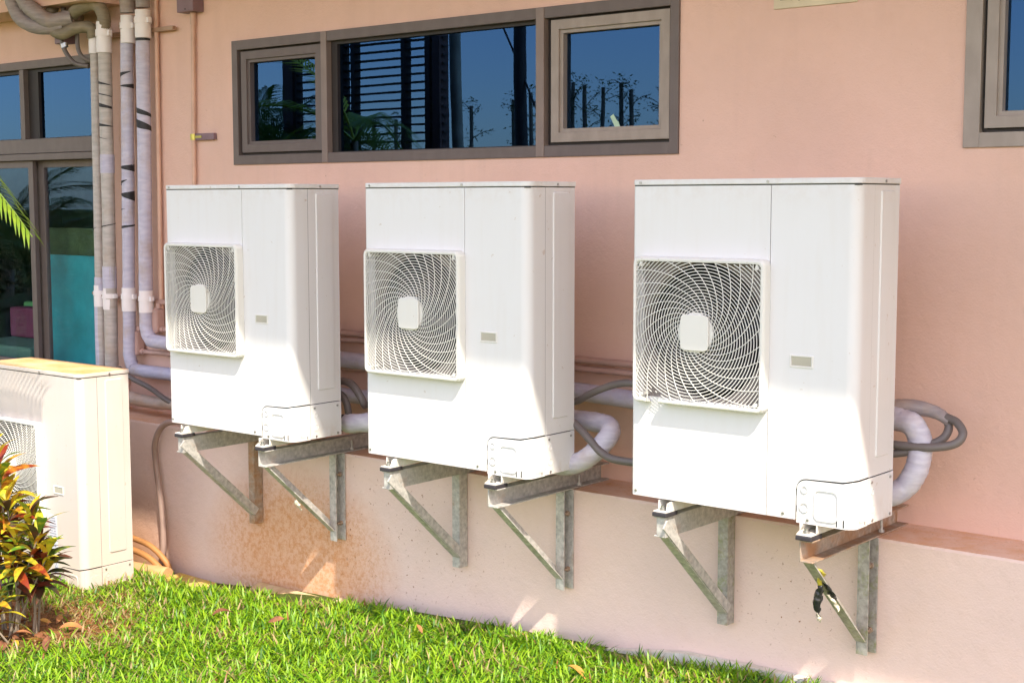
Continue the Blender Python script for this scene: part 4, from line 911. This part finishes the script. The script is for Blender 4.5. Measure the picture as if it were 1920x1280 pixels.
# ------------------------------------------------------------------ lawn
def lawn():
    nr = np.random.default_rng(4); V = []; 
    def region(n, x0, x1, y0, y1):
        return np.stack([nr.uniform(x0, x1, n), nr.uniform(y0, y1, n)], 1)
    P = np.concatenate([region(80000, -4.6, .8, -1.9, .44), region(9000, -3.2, .8, .28, .44), region(26000, -8, 3, -4.2, .44)])
    x, y = P[:, 0], P[:, 1]
    # leave the bed round the croton and the unit's pad bare, thin where patchy
    patch = np.sin(2.3*x+1.7*np.sin(1.9*y))*np.cos(3.1*y+.8*x)
    bed = np.exp(-(((x+3.05)/.52)**2+((y+.85)/.42)**2)**2)
    keep = nr.random(len(x)) > np.clip(bed*1.05, 0, .97)
    keep &= ~((x > -4.3) & (x < -3.34) & (y > -.21) & (y < .15))
    keep &= ~((x < -2.0) & (y > .30+.03*np.sin(9*x)))
    keep &= y < .385+.03*np.sin(6*x)+.02*np.sin(23*x)
    keep &= ~((x < -1.5) & (y > .39)) & ~((x < -3.05) & (y > .27))
    x, y, patch, bed = x[keep], y[keep], patch[keep], bed[keep]; n = len(x)
    z = gz(x, y)-.006+.014*np.clip(np.sin(17*x+3*np.sin(11*y))*np.sin(19*y+2*x), -.3, 1)
    L = nr.uniform(.03, .095, n)*(1-.25*(patch > .5)); wd = nr.uniform(.0045, .0100, n)
    az = nr.uniform(0, 2*np.pi, n); lean = nr.uniform(.45, 1.75, n)
    cs, sn = np.cos(az), np.sin(az)
    ts = [0, .35, .7, 1.0]; wf = [.75, 1.0, .75, .05]
    vs = np.zeros((n, 7, 3))
    idx = 0
    tw = nr.uniform(-.5, .5, n)
    for t_, f_ in zip(ts, wf):
        h = L*(np.sin(lean*t_ + .0)/np.maximum(lean, .01))*.0 + L*t_*np.cos(lean*.5+lean*.55*t_)
        r = L*t_*np.sin(lean*.5+lean*.55*t_)
        cx, cy, cz = x+r*cs, y+r*sn, z+h
        sxv, syv = -np.sin(az+tw), np.cos(az+tw)
        if t_ < 1:
            vs[:, idx] = np.stack([cx+sxv*wd*f_/2, cy+syv*wd*f_/2, cz], 1); vs[:, idx+1] = np.stack([cx-sxv*wd*f_/2, cy-syv*wd*f_/2, cz], 1); idx += 2
        else: vs[:, idx] = np.stack([cx, cy, cz], 1)
    base = (np.arange(n)*7)[:, None]
    q = np.array([[0, 1, 3, 2], [2, 3, 5, 4]]); tri = np.array([[4, 5, 6]])
    quads = (base[:, :, None]+q[None]).reshape(-1, 4); tris = (base[:, :, None]+tri[None]).reshape(-1, 3)
    me = bpy.data.meshes.new('grass'); me.vertices.add(n*7); me.vertices.foreach_set('co', vs.reshape(-1).astype(np.float32))
    nl = len(quads)*4+len(tris)*3; me.loops.add(nl); me.loops.foreach_set('vertex_index', np.concatenate([quads.reshape(-1), tris.reshape(-1)]).astype(np.int32))
    me.polygons.add(len(quads)+len(tris)); ls = np.concatenate([np.arange(len(quads))*4, len(quads)*4+np.arange(len(tris))*3])
    me.polygons.foreach_set('loop_start', ls.astype(np.int32)); me.update(calc_edges=True)
    # blade colour: fresh, yellow-green, straw
    u = nr.random(n); c = np.zeros((n, 4)); c[:, 3] = 1
    fresh = np.array([.125, .31, .008]); lime = np.array([.33, .49, .018]); straw = np.array([.42, .31, .14]); rust = np.array([.30, .12, .05]); deep = np.array([.05, .15, .012])
    pr = np.clip(.07+.17*(patch > .35)+bed*.7+.12*np.sin(7*x)*np.cos(9*y), .03, .9)
    mixu = nr.random(n)[:, None]; c[:, :3] = fresh*(1-mixu)+lime*mixu
    c[u > .82, :3] = deep; s_ = nr.random(n) < pr; c[s_, :3] = straw*nr.uniform(.7, 1.15, (s_.sum(), 1)); s2 = nr.random(n) < (.012+.25*bed); c[s2, :3] = rust
    att = me.color_attributes.new('blade', 'FLOAT_COLOR', 'POINT'); att.data.foreach_set('color', np.repeat(c, 7, 0).reshape(-1).astype(np.float32))
    t = NT('grass_blades'); a = t.new('ShaderNodeAttribute', attribute_name='blade'); t.col(a.outputs['Color']); t.fin(.42, 0, .4)
    tl = t.new('ShaderNodeBsdfTranslucent'); t.ln(a.outputs['Color'], tl.inputs[0]); mx = t.new('ShaderNodeMixShader'); mx.inputs[0].default_value = .35
    t.ln(t.b.outputs[0], mx.inputs[1]); t.ln(tl.outputs[0], mx.inputs[2]); t.ln(mx.outputs[0], t.n['Material Output'].inputs[0])
    me.materials.append(t.m)
    link('grass', me, None, kind='stuff', label='short broad-bladed lawn grass with dry straw patches', cat='grass')
lawn()

# ------------------------------------------------------------------ palms (in front of the left window and seen in the glass)
M['palm'] = leafmat('palm_leaflets', [(.3, (.03, .07, .012)), (.55, (.07, .13, .02)), (.8, (.14, .20, .03))], .4, .3)
M['palm_lit'] = leafmat('palm_leaflets_bright', [(.3, (.14, .24, .02)), (.55, (.28, .36, .02)), (.8, (.55, .45, .03))], .4, .3)
M['trunk'] = simple('palm_trunk', (.20, .16, .12), .8, bump=.6, bscale=25)
def frond_mesh(L, mat, seed, droop=.5, leaf=.32, pairs=34):
    rr = random.Random(seed); m = MB(); P = [Vector((L*t, 0, L*(.55*t-droop*1.5*t*t))) for t in [i/16 for i in range(17)]]
    m.tube(P, lambda t: .010*(1-.8*t)+.001, 5, 1)
    for k in range(pairs):
        t = .14+.84*k/(pairs-1); f = t*16; i = min(15, int(f)); p = P[i].lerp(P[i+1], f-i); T = (P[i+1]-P[i]).normalized()
        for s in (-1, 1):
            ll = leaf*(.45+.75*math.sin(math.pi*min(1, t*.95+.05)))*rr.uniform(.85, 1.1); d = (Vector((0, s, 0))*.85+T*(.55+.5*t)+Vector((0, 0, .18))).normalized()
            side = d.cross(Vector((0, 0, 1))).normalized()*.0085; q1 = p+d*ll*.5; q2 = p+d*ll+Vector((0, 0, -.35*ll))
            m.add([p-side*.5, p+side*.5, q1+side, q1-side, q2], [(0, 1, 2, 3), (3, 2, 4)], True)
    me = m.mesh('frond'); me.materials.append(mat); return me
def palm(label, base, h, nf, L, seed, mat='palm', tilt=(0, 0), aim=None, group='palms in the garden'):
    rr = random.Random(seed); root = thing('palm_tree', label, 'palm', base, group)
    top = Vector((tilt[0], tilt[1], h)); m = MB(); m.tube([(0, 0, -.1), (tilt[0]*.3, tilt[1]*.3, h*.5), top], lambda t: .07-.03*t, 10, 8, True, .04, seed); m.build('trunk', M['trunk'], root)
    ms = [frond_mesh(L*s, M[mat], seed+i, dr) for i, (s, dr) in enumerate(((1, .45), (.9, .6), (.8, .3)))]
    for k in range(nf):
        o = link('frond', ms[k % 3], root); az = k*2.4+rr.uniform(-.2, .2); o.location = top
        o.rotation_euler = (rr.uniform(-.4, .4), -rr.uniform(-.2, 1.0), az)
    return root
pr = thing('palm_tree', 'bright green and yellow palm with a frond hanging in at the left edge', 'palm', (-4.45, -1.25, -.95))
m = MB(); m.tube([(0, 0, 0), (.02, 0, .9), (.0, 0, 2.50)], lambda t: .05-.02*t, 10, 6, True, .04, 2); m.build('trunk', M['trunk'], pr)
fm = [frond_mesh(1.50, M['palm_lit'], 5, .62, .24, 52), frond_mesh(1.1, M['palm_lit'], 6, .5, .28, 38)]
for az, tl, k in ((.46, .02, 0), (2.4, -.3, 1), (3.4, .0, 0), (4.1, -.2, 1), (2.9, -.8, 0)):
    o = link('frond', fm[k], pr); o.location = (0, 0, 2.50); o.rotation_euler = (0, tl, az)
pi = 0
for (x, y, h, nf, L, sd_) in ((-8.9, -4.1, 2.4, 12, 1.5, 41), (-7.75, -3.7, 2.35, 12, 1.15, 42), (-12.9, -3.6, 1.25, 13, 1.4, 43), (-11.8, -3.2, 1.1, 12, 1.2, 44), (-14.2, -4.4, 1.75, 12, 1.5, 45), (-10.9, -3.4, .7, 11, 1.2, 46)):
    palm(['tall palm reflected in the left casement of the long window', 'short palm reflected at the foot of the louvre screen', 'palm reflected in the left lower sliding pane', 'low palm reflected behind the pipes', 'farthest palm reflected in the tall left window', 'low spreading palm reflected in the teal pane'][pi], (x, y, -.97), h, nf, L, sd_); pi += 1

# dark hedge and bushes across the lawn
M['hedge'] = leafmat('hedge_leaves', [(.3, (.012, .03, .008)), (.55, (.03, .06, .014)), (.8, (.07, .10, .02))], .5, .15)
def bush(label, cx, cy, rx, ry, h, n, seed):
    nr = np.random.default_rng(seed); m = MB(); root = thing('garden_bush', label, 'bush', (cx, cy, -.97), 'dark bushes across the lawn')
    for _ in range(n):
        u = nr.normal(size=3); u /= np.linalg.norm(u); rad = nr.uniform(.55, 1.05)
        p = Vector((u[0]*rx*rad, u[1]*ry*rad, h*.5+u[2]*h*.5*rad)); d = Vector(nr.normal(size=3)).normalized(); s = d.orthogonal().normalized(); L = nr.uniform(.07, .16); wv = L*.3
        m.add([p, p+d*L*.5+s*wv, p+d*L, p+d*L*.5-s*wv], [(0, 1, 2, 3)])
    m.build('foliage', M['hedge'], root); m = MB()
    for k in range(3): m.tube([(0, 0, 0), (rx*.2*(k-1), 0, h*.4), (rx*.4*(k-1), .0, h*.8)], .03, 6, 3)
    m.build('stem', M['stem'], root)
for i, (cx, cy, rx, h) in enumerate(((-15.5, -6, 2.0, 1.9), (-12.6, -5.2, 1.7, 1.6), (-18.8, -5.5, 2.2, 2.3), (-10.0, -5.4, 1.4, 1.3))):
    bush(['rounded dark bush reflected in the lower left window', 'dark bush nearest the palms across the lawn', 'largest dark bush at the far left of the garden', 'lowest dark bush beside the louvre screen'][i], cx, cy, rx, 1.0, h, 2600, 60+i)

# louvre screen, posts, pole and cable (seen in the window glass)
M['dark_wood'] = simple('dark_brown_wood', (.03, .02, .015), .6); M['brown_post'] = simple('red_brown_post', (.09, .035, .025), .6)
ls_ = thing('louvre_screen', 'dark slatted louvre screen reflected in the long window', 'screen', (-7.9, -4.5, -.97))
for k in range(46):
    m = MB() if k == 0 else None
    if k == 0: m.bar((.02, 0, 0), (1.42, 0, 0), (0, .035, 0), (0, 0, .008)); sl_me = m.mesh('slat'); sl_me.materials.append(M['dark_wood'])
    o = link('slat', sl_me, ls_, (0, 0, .10+.0835*k))
for xa, xb in ((-.10, .02), (.85, .905), (1.18, 1.25)):
    m = MB(); m.box((xa, -.05, 0), (xb, .05, 4.0)); m.build('upright', M['dark_wood'], ls_, bevel=.004)
ls2 = copy_tree(ls_); ls2.location = (-9.30, -4.5, -.97); ls2['label'] = 'second louvre panel reflected in the left casement of the long window'; ls_['group'] = ls2['group'] = 'louvre screens across the lawn'
ls2.scale = (.72, 1, 1); ls2.location = (-8.62, -4.5, -.97)
for (x, wv, lab) in ((-6.55, .10, 'red-brown post beside the louvre screen, reflected in the long window'), (-8.72, .16, 'dark wooden post reflected in the left casement')):
    p = thing('wooden_post', lab, 'post', (x, -4.5, -.97), 'wooden posts across the lawn')
    m = MB(); m.box((-wv/2, -.07, 0), (wv/2, .07, 4.1)); m.build('shaft', M['brown_post'], p, bevel=.006); m = MB(); m.box((-wv/2-.03, -.1, 0), (wv/2+.03, .1, .12)); m.build('base', M['concrete'], p, bevel=.006)
tp = thing('bare_trunk', 'bare pale trunk with knots reflected beside the brown post', 'trunk', (-6.74, -4.95, -.97))
m = MB(); m.tube([(.08, 0, 0), (.05, 0, 1.5), (.0, 0, 3.0), (-.04, 0, 4.6)], .058, 12, 10, True, .03, 5); m.build('shaft', simple('pale_trunk', (.30, .27, .20), .8, var=.4, scale=6), tp)
for k in range(9): m = MB(); m.tube([(.05-.012*k, -.055, 2.2+.22*k), (.05-.012*k, -.070, 2.2+.22*k)], .012, 8, 1); m.build('knot', M['dark_wood'], tp)
up_ = thing('utility_pole', 'dark leaning utility pole reflected in the long window', 'pole', (-7.74, -7.36, -1.0))
m = MB(); m.tube([(.05, 0, 0), (-.0, 0, 1.5), (-.10, 0, 2.8), (-.13, 0, 4.4), (-.10, 0, 7)], lambda t: .085-.01*t, 14, 8, True, 0, 1); m.build('shaft', M['dark_wood'], up_)
m = MB(); m.tube([(-.1, 0, 4.6), (.5, -.4, .0)], .012, 6, 1)
m = MB(); m.box((-.6, -.05, 6.3), (.4, .05, 6.42)); m.build('crossarm', M['dark_wood'], up_)
pipe('guy_wire', 'thin guy wire reflected beside the utility pole', 'wire', [(-8.75, -7.4, 4.4), (-8.15, -7.36, 3.25), (-7.59, -7.36, 2.17), (-7.3, -7.36, 1.45), (-6.4, -7.36, -1)], .012, M['dark_wood'], None, 1, 0)
# young stake trees
def young_tree(label, x, h, seed, y=-10.4, lean=0.):
    rr = random.Random(seed); root = thing('young_tree', label, 'tree', (x, y, -1.0), 'young staked trees beyond the lawn')
    m = MB(); P = [Vector((lean*t, 0, h*t)) for t in (0, .5, 1.)]; m.tube(P, lambda t: .045-.015*t, 7, 4, True, .05, seed); m.build('trunk', M['stem'], root)
    lf = MB(); br = MB()
    for k in range(rr.randint(4, 6)):
        z0_ = h*rr.uniform(.80, 1.); az = rr.uniform(0, 6.28); L = rr.uniform(.15, .42); p = Vector((lean*z0_/h, 0, z0_)); d = Vector((math.cos(az), math.sin(az), rr.uniform(.2, 1.1))).normalized()
        e = p+d*L; br.tube([p, (p+e)/2+Vector((0, 0, .03)), e], .006, 4, 2)
        for q in range(int(L*80)):
            c0_ = p.lerp(e, rr.uniform(.15, 1.05))+Vector([rr.uniform(-.035, .035) for _ in range(3)]); dd = Vector([rr.gauss(0, 1) for _ in range(3)]).normalized(); s = dd.orthogonal().normalized()*.008; l2 = rr.uniform(.03, .07)
            lf.add([c0_, c0_+dd*l2*.5+s, c0_+dd*l2, c0_+dd*l2*.5-s], [(0, 1, 2, 3)])
    for k in range(110):
        zz = h*(1.03-.30*rr.random()**1.6); c0_ = Vector((lean*zz/h+rr.uniform(-.1, .1), rr.uniform(-.1, .1), zz)); dd = Vector([rr.gauss(0, 1) for _ in range(3)]).normalized(); s = dd.orthogonal().normalized()*.009; lf.add([c0_, c0_+dd*.035+s, c0_+dd*.07, c0_+dd*.035-s], [(0, 1, 2, 3)])
    br.build('branch', M['stem'], root); lf.build('crown', M['palm'], root)
TL = [(-13.44, 3.35, 'behind the louvres at the left'), (-12.91, 3.4, 'behind the louvres at the right'), (-11.23, 3.55, 'alone in the open part of the long window'), (-10.43, 3.6, 'just left of the utility pole'), (-10.05, 3.7, 'half behind the utility pole'), (-9.42, 3.8, 'leafiest, at the left edge of the right casement'), (-9.15, 3.75, 'second in the right casement'), (-8.89, 3.7, 'third in the right casement, leaning'), (-8.48, 3.75, 'fourth in the right casement, with a wide tuft'), (-8.28, 3.65, 'fifth in the right casement'), (-7.9, 3.6, 'near the right frame of the right casement'), (-15.6, 3.3, 'in the left casement'), (-19.5, 3.9, 'in the tall left window')]
for i, (x, h, lab) in enumerate(TL): young_tree('young tree reflected '+lab, x, h, 80+i, -10.4, rng.uniform(-.12, .12))
